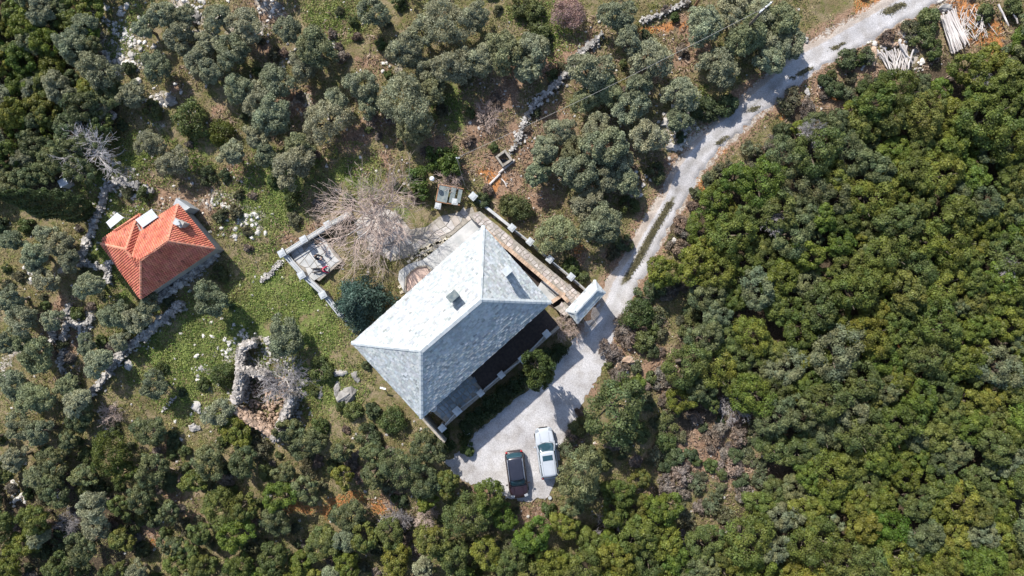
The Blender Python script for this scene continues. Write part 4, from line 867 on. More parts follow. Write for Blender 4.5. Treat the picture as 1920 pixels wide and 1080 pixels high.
    mb = MB(); rr = random.Random(3); V, F = [], []
    mb.lathe((hd.x, hd.y - .02, hd.z + .02), [(.085, -.06), (.108, 0), (.112, .05), (.095, .10), (.05, .135), (.01, .145)], 14); mb.build('hair', M[hair], root, smooth=True)
    for s in ('L', 'R'):
        a, t = Jv['a' + s], Jv['t' + s]; skin('shoe', [(tuple(a.lerp(t, -.15)), .05, .9), (tuple(a.lerp(t, .5)), .052, .8), (tuple(t.lerp(a, -.2)), .045, .7)], [(0, 1), (1, 2)], M['rubber'])
    for s in (-1, 1): mb = MB(); mb.lathe((hd.x + s * .035, hd.y + .083, hd.z + .03), [(.004, -.011), (.012, 0), (.004, .011)], 8); mb.build('eye', M['lampwhite'], root); mb = MB(); mb.lathe((hd.x + s * .10, hd.y, hd.z), [(.006, -.035), (.018, -.01), (.02, .015), (.006, .035)], 8); mb.build('ear', M['skin'], root)
    return root
def onter(px, py): p = P(px, py, ZT); p.z = ZT; return p
person(onter(601, 455), -2.3, 'person in black standing nearest the upper edge of the paved terrace', 'blackcloth', 'blackcloth', 'stand')
person(onter(596, 481), -2.0, 'person in dark clothes crouching at the middle of the paved terrace', 'blackcloth', 'bluecloth', 'crouch')
person(onter(606, 506), 1.65, 'person in a red jacket and dark trousers sitting with legs stretched out', 'redcloth', 'blackcloth', 'sit')

# ------------------------------------------------------------------ bare trees
def bare(name, px, py, base_r, hgt, spreadR, seed, mt, mb_trunk, label, lean=(0, 0), limbs=6, depth=3, kids=4, cat='tree', twigr=.012, lo=.25, kk=.6, shrink=(.5, .75), z0=None):
    p = G(px, py); o = empty(name, p, 0, label, cat); rnd = random.Random(seed); mb = MB(); top = Vector((lean[0], lean[1], hgt * lo)); mb.tube([(0, 0, -.3), (0, 0, .05), top * .5 + Vector((.04, .03, 0)), top], [base_r * 1.5, base_r * 1.15, base_r, base_r * .8], 9)
    ends = []
    for k in range(limbs):
        a = 2 * PI * k / limbs + rnd.uniform(-.25, .25); el = rnd.uniform(.15, .85); d = Vector((math.cos(a) * math.cos(el), math.sin(a) * math.cos(el), math.sin(el)))
        pts = [top]; q = d.copy(); L = spreadR * rnd.uniform(.5, .68)
        for i in range(5): q = (q + Vector((rnd.gauss(0, .12), rnd.gauss(0, .12), rnd.gauss(.02, .1)))).normalized(); pts.append(pts[-1] + q * L / 5)
        mb.tube(pts, [base_r * (.5 - .07 * i) for i in range(6)], 7); ends.append((pts, q))
    mb.build('trunk', M[mb_trunk], o)
    mb = MB()
    for pts, q in ends:
        for i in (1, 2, 3, 4, 5, 5):
            for _ in range(2 if i < 5 else 2): 
                d = (q + Vector((rnd.gauss(0, kk), rnd.gauss(0, kk), rnd.gauss(.1, kk * .6)))).normalized(); branch(mb, rnd, pts[i], d, spreadR * rnd.uniform(.28, .5), base_r * .16, depth, .55, kids, 4, 3, 0, twigr, shrink=shrink)
    mb.build('twigs', M[mt], o); PLACED.append((px, py, spreadR * 16)); return o
bare('plane_tree', 718, 424, .26, 6.4, 5.0, 5, 'twig', 'palebark', 'large bare plane tree with a wide haze of pinkish twigs over the ring bench', (-.2, .8), 11, 2, 4, 'tree', .009, .3, .8)
bare('bare_tree', 208, 302, .12, 4.5, 2.9, 8, 'whitetwig', 'palebark', 'leafless whitish tree beside the grassy strip above the orange-roofed house', (-.6, .4), 7, 2, 3, 'tree', .008, .3, .45)
bare('bare_tree', 548, 715, .12, 3.8, 2.5, 9, 'greytwig', 'palebark', 'leafless grey tree growing out of the stone ruin', (-.2, .3), 8, 2, 3, 'tree', .011, .3, .6)
for k, (x, y, R, l) in enumerate([(1080, 612, 1.3, 'reddish bare climber shrub on the yard side of the gatehouse'), (1052, 612, 1.5, 'tan bare shrub between the veranda and the gatehouse'), (845, 345, 1.3, 'pinkish bare bush behind the panel shelter'), (215, 775, 1.3, 'purple-grey bare bush above the yellow-green bush on the left'), (140, 975, 1.3, 'purplish bare bush in the lower left scrub'),
                               (1495, 265, 1.6, 'greyish leafless tree in the upper edge of the right wood'), (1140, 985, 1.6, 'pale leafless bush between the oaks at the bottom'), (745, 965, 1.5, 'grey bare bush below the orange clay patches'), (1370, 760, 1.7, 'pale bare branches beside the dark gap in the right wood'), (1845, 500, 1.2, 'small leafless tree inside the right wood'), (1285, 1010, 1.2, 'leafless bush left of the lower middle oaks'), (1430, 425, 1.5, 'leafless grey tree in the wood right of the road'), (1270, 180, .9, 'leafless bush beside the pink earth under the olives'), (915, 590 - 370, 1.3, 'dark purple bare bush on the pink earth above the shelter'), (800, 965, 1.2, 'tan bare bush in the scrub below the house'), (1795, 165, 1.1, 'leafless twiggy tree at the top of the right wood')]):
    bare('bare_shrub', x, y, .05, 2.2 if x < 1400 else 5.4, R * (1 if x < 1400 else .72), 40 + k, 'twig' if k < 4 or k in (13, 14) else 'greytwig', 'bark', l, limbs=7, depth=2, kids=3, cat='bush', twigr=.010, lo=.12 if x < 1400 else .5)

# special crowns
def special(name, px, py, label, mesh, col, cz, trunkR, cat='tree', kind=None):
    loc = G(px, py, cz); loc.z -= cz; o = empty(name, loc, 0, label, cat); link('trunk', trunk_mesh(trunkR, cz, 5), o); b = link('crown', mesh, o); b.location = (0, 0, cz if cat == 'bush' else 0); b.color = (*col, 1); PLACED.append((px, py, trunkR * 21)); return o
def moved(me, dz):
    n = len(me.vertices); a = np.empty(n * 3); me.vertices.foreach_get('co', a); a = a.reshape(-1, 3); a[:, 2] += dz; me.vertices.foreach_set('co', a.ravel()); me.update(); return me
def conifer_mesh(R, H, seed, leaf=.09, n=60, per=300, z0=.8):
    rng = np.random.default_rng(seed); Vs = []; Fs = []; Cs = []; off = 0
    for k in range(n):
        t = (k + .5) / n; z = z0 + (H - z0) * t; rr = R * (1 - t) ** .75 * rng.uniform(.75, 1.15); a = k * 2.4 + rng.uniform(-.3, .3); m = int(per * (.35 + (1 - t))); s = rng.random(m) ** .6
        base = np.stack([np.cos(a) * rr * s, np.sin(a) * rr * s, z - .25 * rr * s * s + .1 * s], 1); sp = (.10 + .20 * rr * (.3 + s * (1 - s) * 2.2))[:, None]; base = base + rng.normal(size=(m, 3)) * sp * np.array([.8, .8, .45]); nm = rng.normal(size=(m, 3)) * .8 + np.array([0, 0, .8])
        V, F = leaves(base, nm, leaf, rng, 2.4); Vs.append(V); Fs.append(F + off); off += len(V); b = rng.uniform(.8, 1.2); Cs.append(np.repeat((b * (.75 + .5 * rng.random(m)))[:, None] * np.ones((1, 3)), 4, 0))
    return np_mesh('crown', np.concatenate(Vs), np.concatenate(Fs), M['leaf'], np.concatenate(Cs))
special('conifer_tree', 676, 566, 'bluish green conifer with drooping boughs at the left roof edge of the slate-roofed house', conifer_mesh(2.7, 5.2, 4, .10, 46, 420, .6), (.060, .105, .085), 1.8, 1.6)
def cypress_mesh(R, H, seed):
    rng = np.random.default_rng(seed); n = 16000; t = rng.random(n) ** .85; z = .5 + (H - .5) * t; rr = R * (np.sin(PI * np.clip(t * .93 + .10, 0, 1)) ** .55) * (1 - .45 * t); a = rng.random(n) * 2 * PI
    lump = 1 + .22 * np.sin(a * 5 + z * 1.3) * np.sin(z * 2.3 + a * 2); s = (.7 + .35 * rng.random(n) ** .5) * lump; p = np.stack([np.cos(a) * rr * s, np.sin(a) * rr * s, z], 1); nm = np.stack([np.cos(a), np.sin(a), .4 + 0 * a], 1) + rng.normal(size=(n, 3)) * .45
    V, F = leaves(p, nm, .12, rng, 1.8); g = (.8 + .25 * np.sin(a * 5 + z * 3)) * (.75 + .5 * rng.random(n)); return np_mesh('crown', V, F, M['leaf'], np.repeat(g[:, None] * np.ones((1, 3)), 4, 0))
pc_ = G(168, 396); cy = empty('cypress_tree', pc_, 0, 'tall dark cypress left of the orange-roofed house', 'tree'); link('trunk', trunk_mesh(1.0, 4, 5), cy); b_ = link('crown', cypress_mesh(1.45, 12.0, 3), cy); b_.color = (.060, .088, .028, 1); PLACED += [(95, 388, 40), (40, 385, 30), (150, 395, 35)]
fb = crown('crown', 1.45, 71, 30, 320, .07, (.22, .36), .9, .8, 1.2, .25, hue=.05)
special('flowering_bush', 1065, 26, 'rounded bush with dusty pink blossom beside the earthy terrace at the top', moved(fb, 0), (.36, .24, .22), .75, .8, 'bush')

# ------------------------------------------------------------------ planted shrubs by hand
def many(kind, rows, group=None):
    for x, y, r in rows: tree(kind, x, y, r * (.9 if y > 780 and x < 1000 else (.93 if kind == 'olive' else 1.0)), group=group)
G1 = 'olive trees of the upper grove'
many('olive', [(240, 175, 28), (275, 268, 30), (322, 300, 30), (290, 122, 30), (305, 25, 28), (270, 48, 24), (335, 68, 32), (368, 110, 30), (430, 92, 36), (452, 42, 36), (445, 165, 32), (395, 132, 26), (430, 285, 28), (400, 30, 28),
     (540, 55, 28), (590, 88, 42), (520, 150, 36), (608, 225, 46), (510, 215, 38), (480, 180, 32), (678, 160, 34), (760, 190, 50), (772, 238, 36), (852, 120, 42), (902, 108, 34), (762, 92, 38), (700, 22, 34), (840, 42, 48), (946, 95, 40), (812, 165, 28), (545, 312, 42), (560, 270, 28), (690, 195, 26), (790, 60, 30), (630, 190, 26), (565, 120, 30), (500, 290, 26), (345, 30, 24), (480, 255, 26), (385, 75, 24), (800, 130, 30), (890, 30, 30)], G1)
many('olive', [(1000, 90, 34), (985, 130, 28), (1160, 25, 34), (1180, 75, 28), (1222, 108, 40), (1110, 130, 40), (1182, 200, 36), (1278, 175, 34), (1322, 45, 38), (1350, 120, 40), (1400, 65, 40), (1372, 18, 32), (1428, 25, 32), (1052, 245, 32), (1135, 275, 42), (1215, 255, 36), (1082, 322, 40), (1140, 165, 34), (1100, 180, 30), (1020, 285, 28), (1045, 440, 44), (1130, 420, 40), (1100, 385, 32), (1175, 340, 28), (1140, 330, 34), (1010, 325, 26), (1200, 160, 28), (1275, 225, 24), (1450, 70, 32), (1470, 35, 36), (1482, 82, 34), (1445, 110, 28), (1165, 300, 30), (1075, 280, 30), (1120, 235, 30)], 'olive trees between the path and the road')
many('olive', [(110, 460, 30), (60, 480, 28), (80, 525, 26), (40, 600, 34), (70, 668, 36), (20, 560, 26), (20, 450, 24), (165, 535, 28), (130, 490, 22), (210, 590, 30), (250, 600, 30), (20, 720, 30), (180, 680, 28), (290, 722, 30), (100, 600, 24), (225, 640, 20), (60, 750, 36), (120, 725, 26), (395, 562, 38), (530, 632, 40), (410, 775, 32), (45, 640, 24), (12, 640, 24), (160, 645, 20), (275, 570, 24), (85, 440, 22), (140, 755, 28), (35, 800, 32), (25, 860, 28), (75, 810, 28)], 'olive trees of the lower left grove')
many('bush', [(285, 207, 18), (356, 222, 36), (602, 695, 24), (420, 700, 26), (410, 515, 18), (545, 375, 16), (975, 393, 26), (1070, 500, 18), (955, 385, 22), (325, 815, 12), (322, 850, 13), (345, 845, 14), (348, 880, 14), (660, 770, 18), (735, 790, 30), (875, 843, 17), (700, 770, 16), (1250, 800, 22), (1250, 830, 20), (1330, 205, 24), (1362, 198, 22), (1230, 325, 20), (1740, 40, 24), (1728, 70, 22), (1590, 110, 22), (1750, 92, 18), (1195, 590, 32), (1205, 640, 22), (1228, 540, 22), (245, 985, 24), (315, 905, 22), (640, 760, 14), (690, 820, 26), (625, 872, 18), (600, 800, 20), (1090, 520, 14), (1900, 10, 20), (1850, 25, 16), (1305, 205, 16), (1205, 560, 22), (390, 330, 18), (1010, 60, 22), (1020, 75, 18), (975, 10, 20), (1000, 20, 20), (1022, 300, 12), (1180, 385, 18), (1170, 455, 18), (1100, 850, 18), (1070, 910, 18)])
tree('bush', 416, 247, 27, 'bright olive-yellow rounded bush beside the round green one above the slope', col=(.10, .125, .02))
yt = tree('oakbright', 1006, 684, 36, 'dense green tree overhanging the yard beside the lamp pillar', col=(.075, .105, .03)); yt.scale.z *= 2.1
tree('oakyellow', 205, 850, 42, 'wide yellow-green tree in the lower left scrub', col=(.095, .115, .022))
KS = .92
many('oakdark', [(275, 810, 36), (285, 880, 36), (390, 868, 40), (455, 868, 36), (265, 932, 32), (92, 870, 36), (150, 895, 28), (145, 785, 32), (575, 832, 38), (570, 922, 30), (515, 977, 36), (640, 845, 26), (748, 878, 44), (700, 850, 28), (800, 842, 38), (320, 1020, 24), (315, 960, 26), (120, 830, 26), (50, 330, 28), (100, 300, 30), (150, 320, 30), (60, 270, 30), (120, 240, 34), (155, 200, 34), (170, 260, 28)], 'dark evergreens around the scrub')
many('oak', [(410, 955, 44), (440, 1002, 40), (375, 1000, 28), (460, 950, 30), (380, 1060, 32), (450, 1060, 32), (602, 1024, 40), (510, 1050, 38), (682, 1008, 30), (730, 1000, 32), (875, 972, 50), (812, 1012, 40), (850, 1045, 40), (650, 1060, 32), (740, 1050, 36), (910, 1040, 38), (330, 1065, 30), (560, 1060, 30), (960, 1050, 34), (1060, 985, 28),  (1160, 922, 30), (1245, 950, 36), (1150, 960, 30), (1245, 510, 34), (800, 940, 22), (1200, 900, 22)], 'oaks around the lower slope')
many('oak', [(45, 45, 30), (15, 95, 26), (30, 150, 30), (25, 215, 32), (60, 200, 30), (40, 110, 30), (125, 38, 28), (90, 80, 30), (165, 15, 24), (80, 150, 30), (20, 20, 26), (95, 120, 28), (15, 290, 28), (90, 215, 26)], 'oaks of the upper left wood')
many('olive', [(135, 85, 34), (185, 132, 38), (110, 165, 34), (75, 20, 28), (150, 45, 26), (55, 165, 22), (140, 365 - 55, 26)], 'grey-green trees of the upper left wood')
tree('oakyellow', 20, 235, 26, 'bright yellow-green tree at the left edge of the upper left wood', col=(.105, .135, .018))
tree('oakbright', 1000, 1003, 36, 'fresh bright green tree below the dark car', col=(.095, .15, .022)); tree('oakbright', 945, 972, 28, 'smaller bright green tree below left of the dark car', col=(.09, .14, .022))
tree('oakbright', 1668, 985, 42, 'fresh bright green tree standing out in the lower right wood', col=(.085, .15, .018)); tree('oakyellow', 1825, 755, 34, 'yellowish green tree standing out in the right wood', col=(.17, .185, .035))
many('oakgrey', [(1575, 660, 52), (1480, 690, 42), (1420, 540, 40), (1880, 690, 46), (1590, 770, 36), (1470, 970, 38), (1450, 1030, 34), (1840, 1000, 30), (1560, 985, 24), (1900, 860, 34), (1345, 590, 30)], 'pale grey-green oaks in the right wood')
tree('oakyellow', 1780, 980, 16, 'small yellow tree between pale twigs in the lower right wood', col=(.19, .18, .03))
for a_ in ((1150, 768, 56, (.115, .14, .055), 'largest grey-green oak crown at the lower right edge of the gravel yard'), (1085, 885, 48, (.15, .175, .085), 'pale grey-green oak crown right beside the white car'), (1180, 722, 26, (.11, .15, .03), 'smaller green oak above the largest crown by the yard')):
    t_ = tree('oakgrey', *a_[:3], col=a_[3], label=a_[4]); t_.scale.z *= 1.5
GAPS = [(1350, 850, 95), (1310, 910, 60), (1240, 700, 35), (1665, 628, 20), (1260, 880, 55), (1740, 930, 22), (1765, 560, 22), (1370, 790, 36), (1420, 880, 30), (1225, 980, 22), (1250, 760, 15), (1330, 380, 14), (1395, 300, 20), (1300, 650, 20)]
def fill(kind, poly, n, r0, r1, gap, group, kinds=None, keep=None, mindens=None):
    rnd = random.Random(hash(group) % 1 + len(group) * 31 + n); xs = [p[0] for p in poly]; ys = [p[1] for p in poly]; c = 0
    for _ in range(n * 60):
        if c >= n: break
        x = rnd.uniform(min(xs), max(xs)); y = rnd.uniform(min(ys), max(ys)); r = rnd.uniform(r0, r1)
        if not inpoly(x, y, poly): continue
        if any(math.hypot(x - a, y - b) < g for a, b, g in GAPS) and keep is None: continue
        if keep and not keep(x, y): continue
        if any((x - a) ** 2 + (y - b) ** 2 < ((r + q) * gap) ** 2 for a, b, q in PLACED): continue
        k = rnd.choice(kinds) if kinds else kind; tree(k, x, y, r, group=group); c += 1
    return c
inner = [((x - 1500) * (.97 if x < 1500 else 1) + 1500, y + (18 if y < 500 else (-10 if y > 990 and x < 1300 else 0))) for x, y in FOREST]
n1 = fill('oak', inner, 225, 28, 48, .58, 'oaks of the right wood', ['oak'] * 6 + ['oakdark'])
n2 = fill('oak', inner, 75, 16, 27, .50, 'young oaks of the right wood', ['oak'] * 3 + ['oakdark', 'oakyellow'][:1])
def free(x, y):
    if inpoly(x, y, YARD) or inpoly(x, y, [(650, 640), (906, 395), (1080, 500), (1150, 560), (1100, 640), (840, 850), (780, 790)]) or inpoly(x, y, [(500, 470), (640, 380), (880, 370), (900, 410), (740, 560), (640, 600), (590, 560)]): return False
    if inpoly(x, y, [(150, 400), (330, 350), (430, 470), (270, 590), (170, 520)]) or inpoly(x, y, [(430, 640), (500, 610), (590, 700), (530, 830), (430, 780)]): return False
    if math.hypot(x - 225, y - 80) < 45: return False
    if any(math.hypot(x - a, y - b) < r + 6 for a, b, r in ((690, 940, 30), (620, 945, 28), (585, 978, 22), (335, 930, 14), (322, 890, 14), (275, 1005, 14), (1000, 955, 20))): return False
    wx, wy = _w(x, y); 
    if road_dist(wx, wy) < 1.9: return False
    if math.hypot(x - 1700, y - 100) < 40 or math.hypot(x - 1785, y - 62) < 45 or math.hypot(x - 1850, y - 40) < 35 or math.hypot(x - 960, y - 310) < 40: return False
    return not inpoly(x, y, FOREST)
LOW = [(-30, 820), (700, 800), (960, 950), (1250, 900), (1250, 1110), (-30, 1110)]
n3 = fill('oak', LOW, 48, 22, 34, .66, 'trees of the lower slope', ['oak', 'oakdark', 'oak', 'olive'], keep=free)
ULW = [(-40, -40), (165, -40), (185, 100), (215, 190), (150, 340), (-40, 360)]
n4 = fill('oak', ULW, 40, 18, 30, .55, 'small trees of the upper left wood', ['oak', 'oakdark', 'olive'], keep=free)
ALL = [(-30, -30), (1950, -30), (1950, 1110), (-30, 1110)]
n5 = fill('bush', ALL, 50, 8, 17, .8, 'low green bushes', ['bush'], keep=free)
n6 = fill('scrub', [(1120, 480), (1300, 330), (1420, 250), (1560, 110), (1700, 40), (1760, 130), (1500, 220), (1330, 420), (1290, 700), (1260, 760), (1440, 800), (1440, 950), (1260, 1000), (1100, 940), (1060, 850), (1150, 600)], 110, 8, 22, .58, 'dry scrub beside the road and clearing', ['scrub'] * 4 + ['bush'], keep=lambda x, y: road_dist(*_w(x, y)) > 1.7 and not inpoly(x, y, YARD) and not (1640 < x < 1730 and 70 < y < 140))
n7 = fill('scrub', LOW, 120, 8, 20, .58, 'dry scrub of the lower slope', ['scrub', 'scrub', 'bush'], keep=free)
n8 = fill('scrub', [(0, 340), (600, 0), (1300, 0), (1250, 300), (900, 380), (600, 380), (100, 800), (0, 800)], 60, 7, 14, .7, 'dry scrub of the olive groves', ['scrub'], keep=free)
print('FILLS', n1, n2, n3, n4, n5, n6, n7, n8)
# ------------------------------------------------------------------ hedge and plants at the foot of the veranda
def leafy(name, boxes, leaf, dens, col, label, cat, seed=1, hue=.1, group=None, nodes=None):
    """foliage filling rounded lumps (world centre, radius)"""
    rng = np.random.default_rng(seed); Vs = []; Fs = []; Cs = []; off = 0; c0 = Vector(boxes[0][0]); 
    for c, r in boxes:
        m = int(dens * r * r); d = rng.normal(size=(m, 3)); d[:, 2] = np.abs(d[:, 2]) * .9 - .1; d /= np.linalg.norm(d, axis=1, keepdims=True); pos = np.array(Vector(c) - c0) + d * (r * (.6 + .5 * rng.random((m, 1)))) * np.array([1, 1, .8])
        V, F = leaves(pos, d + rng.normal(size=(m, 3)) * .6, leaf, rng, 1.4); Vs.append(V); Fs.append(F + off); off += len(V); b = rng.uniform(.75, 1.2); h = rng.uniform(-hue, hue); Cs.append(np.repeat((b * (.75 + .5 * rng.random((m, 1)))) * np.array([[1 + h, 1, 1 - h]]), 4, 0))
    me = np_mesh(name, np.concatenate(Vs), np.concatenate(Fs), M['leaf'], np.concatenate(Cs)); o = link(name, me); o.location = c0; o.color = (*col, 1); return tag(o, label, cat, group)
rnd = random.Random(77)
bx = []
for k in range(150):
    t = rnd.random(); x = 862 + (1050 - 862) * t + rnd.uniform(-1, 1) * 3; y = 800 + (642 - 800) * t; n = rnd.uniform(-.2, 1.3); x += 10 * n; y += 12 * n; bx.append((P(x, y, .35 + .8 * (1 - n * .5)), rnd.uniform(.3, .55)))
leafy('hedge', bx, .10, 900, (.035, .055, .018), 'dark green hedge and creepers at the foot of the veranda beside the yard', 'hedge', 5)
for k, (x, y, r) in enumerate([(832, 815, .9), (845, 835, .7), (870, 822, .6)]):
    leafy('bush', [(P(x + rnd.uniform(-8, 8), y + rnd.uniform(-8, 8), .3 + rnd.random() * .5), r * rnd.uniform(.5, .8)) for _ in range(8)], .1, 900, (.05, .07, .02), ['dark bush at the lower end of the veranda below the corner pillar', 'bush at the lower left corner of the yard near the white urn', 'low dark bush beneath the white urn'][k], 'bush', 9 + k)
u = P(876, 808, .9); urn = empty('garden_urn', (u.x, u.y, 0), 0, 'round whitish urn standing at the hedge corner of the gravel yard', 'urn')
mb = MB(); mb.lathe((0, 0, 0), [(.2, 0), (.2, .1), (.1, .2), (.12, .35), (.3, .6), (.33, .75), (.36, .78), (.36, .83), (.26, .83), (.24, .7), (.02, .68)], 18); mb.build('bowl', M['whitep'], urn, smooth=True)
mb = MB(); mb.lathe((0, 0, .68), [(.25, 0), (.22, .05), (.02, .07)], 12); mb.build('soil', M['bark'], urn)

# ------------------------------------------------------------------ round lamp, shelter of panels, basin, cable and poles
lp = P(810, 335, 2.6); lamp = empty('garden_lamp', (lp.x, lp.y, float(hz(lp.x, lp.y))), 0, 'white globe lamp standing among the bright shrubs above the plane tree', 'lamp')
mb = MB(); mb.tube([(0, 0, -.1), (0, 0, 2.35)], .05, 8); mb.build('post', M['metal'], lamp); mb = MB(); mb.lathe((0, 0, 2.35), [(.05, 0), (.16, .05), (.22, .16), (.22, .26), (.16, .37), (.03, .42)], 16); mb.build('globe', M['whitep'], lamp, smooth=True)
for k, (x, y, l) in enumerate([(782, 330, 'bright leafy shrub left of the white globe lamp'), (820, 300, 'bright leafy shrub above the white globe lamp'), (845, 312, 'leafy green shrub between the globe lamp and the cable post'), (790, 360, 'low green shrub between the globe lamp and the plane tree'), (845, 290, 'green shrub at the foot of the cable post')]):
    r = [1.1, 1.0, 1.0, .8, .8][k]; c = G(x, y, 1); leafy('shrub', [(c + Vector((rnd.uniform(-1, 1) * r * .8, rnd.uniform(-1, 1) * r * .8, rnd.uniform(-.7, .7) * r * .8)), r * rnd.uniform(.28, .42)) for _ in range(16)], .13, 900, (.085, .13, .03), l, 'shrub', 20 + k)
c = P(842, 366, 1.3); sh = empty('panel_shelter', (c.x, c.y, 0), -.2, 'low shelter with dark weathered roof panels in a red-brown frame above the patio', 'shelter')
mb = MB()
for k, (x, y, w_, h_) in enumerate([(-.55, 0, .95, 1.45), (.32, .05, .45, 1.4), (.95, .1, .35, 1.2)]):
    mb = MB(); mb.box((x, y, 1.25 + .04 * k), (w_, h_, .05)); mb.build('roof_panel', M['panel'], sh)
for a, b in (((-1.1, .78, 1.25), (1.2, .85, 1.25)), ((-1.1, .78, 1.25), (-1.08, -.8, 1.25)), ((-1.08, -.8, 1.2), (1.1, -.7, 1.2))): mb = MB(); mb.tube([a, b], .05, 5); mb.build('frame_beam', M['wood'], sh)
for x, y in ((-1.05, .75), (1.15, .8), (-1.05, -.75), (1.05, -.65)): mb = MB(); mb.tube([(x, y, -.3), (x, y, 1.22)], .05, 5); mb.build('post', M['wood'], sh)
pillar(821, 386, 1.35, .56, 'pale square pillar cap at the lower left corner of the panel shelter', 'pillars beside the panel shelter', rz=-.2); pillar(853, 378, 1.35, .56, 'pale square pillar cap at the lower right corner of the panel shelter', 'pillars beside the panel shelter', rz=-.15); pillar(887, 368, 1.35, .66, 'pale diamond pillar cap right of the panel shelter above the uphill path', 'pillars beside the panel shelter', rz=-.75)
a = P(887, 368, 1.1); b = P(958, 425, 1.1); d = (b - a).normalized(); n_ = Vector((-d.y, d.x, 0)) * .13; mb = MB(); mb.prism([(a.x + n_.x, a.y + n_.y), (b.x + n_.x, b.y + n_.y), (b.x - n_.x, b.y - n_.y), (a.x - n_.x, a.y - n_.y)], -.2, .75); tag(mb.build('low_wall', M['concrete']), 'thin pale low wall between the diamond pillar and the uphill path', 'wall')
c = G(945, 297, .5); ba = empty('concrete_basin', c, .62, 'open square concrete basin with dark inside on the earthy slope', 'basin')
for x, y, sx, sy, nm in ((-.48, 0, .18, 1.2, 'side'), (.48, 0, .22, 1.2, 'side'), (0, .5, .74, .22, 'side'), (0, -.5, .74, .22, 'side')): mb = MB(); mb.box((x, y, -.35), (sx, sy, .9)); mb.build('wall', M['mortar'], ba, bevel=.02)
mb = MB(); mb.box((0, 0, -.55), (.75, .8, .1)); mb.build('dark_bottom', M['black'], ba)
for k, (x0, y0, x1, y1, l) in enumerate([(918, 346, 938, 326, 'weathered timber beam lying on the red earth below the basin'), (940, 335, 950, 350, 'short timber across the trench below the basin'), (935, 325, 965, 300, 'pale curved timber edging below the concrete basin')]):
    a, b = G(x0, y0, .12), G(x1, y1, .12); o = empty('timber_beam', a, 0, l, 'timber'); mb = MB(); mb.tube([Vector((0, 0, 0)), (b - a) * .5 + Vector((.05, .05, .02)), b - a], .11 if k != 1 else .06, 7); mb.build('beam', M['log'], o)
a = P(856, 296, 4.0); post = empty('cable_post', (a.x, a.y, float(hz(a.x, a.y))), 0, 'small metal post holding the thin cable above the panel shelter', 'post'); zt = a.z - post.location.z
mb = MB(); mb.tube([(0, 0, -.2), (0, 0, zt + .1)], .06, 8); mb.build('pole', M['metal'], post); mb = MB(); mb.box((.12, 0, zt - .05), (.34, .08, .08)); mb.build('bracket', M['cap'], post)
b2 = P(1436, 13, 9.2)
pts = [a.lerp(b2, k / 24) - Vector((0, 0, 1.1 * math.sin(PI * k / 24))) for k in range(25)]; mb = MB(); mb.tube(pts, .013, 5); tag(mb.build('power_cable', M['plaster']), 'long thin pale cable running from the small post over the olives to the top', 'cable')
mb = MB(); dn = P(872, 350, 1.0); mb.tube([a, a.lerp(dn, .5) - Vector((0, 0, .3)), dn], .014, 4); tag(mb.build('service_cable', M['metal']), 'short thin cable dropping from the small post behind the panel shelter', 'cable')
p2 = empty('power_pole', (b2.x, b2.y, float(hz(b2.x, b2.y))), 0, 'tall wooden pole rising from the olives beside the upper road, holding the cable', 'pole'); zt = b2.z - p2.location.z
mb = MB(); mb.tube([(0, 0, -.4), (0, 0, zt)], [.15, .11], 10); mb.build('pole', M['bark'], p2); mb = MB(); mb.box((0, 0, zt - .1), (1.3, .1, .1), .7); mb.build('crossarm', M['cap'], p2)
for k in (-1, 0, 1): mb = MB(); mb.lathe((k * .5 * math.cos(.7), k * .5 * math.sin(.7), zt - .05), [(.05, 0), (.07, .05), (.04, .12), (.06, .16)], 8); mb.build('insulator', M['whitep'], p2)
pf = G(1295, 24); pole = empty('power_pole', pf, 0, 'brown wooden pole standing beside the earth patch at the top edge', 'pole'); mb = MB(); mb.tube([(0, 0, -.4), (.05, .1, 7.5)], [.14, .10], 10); mb.build('pole', M['wood'], pole); mb = MB(); mb.box((.05, .1, 7.1), (1.2, .1, .1), .6); mb.build('crossarm', M['wood'], pole)

# ------------------------------------------------------------------ log piles and fallen trunks
def logs(n, f, group, label, seed, rr=(.05, .09)):
    rnd = random.Random(seed); me = []
    for q in range(4):
        mb = MB(); pr = [(0, 0, 0)]; 
        for k in range(1, 6): pr.append((k / 5, rnd.uniform(-.012, .012), rnd.uniform(-.01, .01)))
        mb.tube(pr, [1.0 * .022 * (1 - .3 * k / 5) for k in range(6)], 7, rnd.uniform(.8, 1.1)); o = mb.build('log', M['log']); me.append(o.data); bpy.data.objects.remove(o)
    for k in range(n):
        (x0, y0), (x1, y1), z = f(rnd, k); a, b = G(x0, y0, z), G(x1, y1, z + rnd.uniform(-.1, .1)); d = b - a; o = link('log', me[k % 4]); o.location = a; o.rotation_euler = d.to_track_quat('X', 'Z').to_euler(); r = rnd.uniform(*rr) / .022; o.scale = (d.length, r, r); tag(o, label, 'log', group)
logs(30, lambda r, k: ((1645 + k * 1.9 + r.uniform(-3, 3), 93 + r.uniform(-4, 8) - (k > 20) * 8), (1678 + r.uniform(-8, 20) + (k - 15) * .8, 136 + r.uniform(-14, 4)), .15 + .03 * (k % 9)), 'logs of the fan-shaped pile', 'pale bark-free log in the fan-shaped pile between the road and the right wood', 3)
for x0, y0, x1, y1, l in ((1685, 78, 1711, 119, 'single whitish log lying across the top of the fan-shaped pile'), (1713, 93, 1700, 136, 'slanting whitish log on the right side of the fan-shaped pile')):
    logs(1, lambda r, k: ((x0, y0), (x1, y1), .62), None, l, 4, (.08, .09)); 
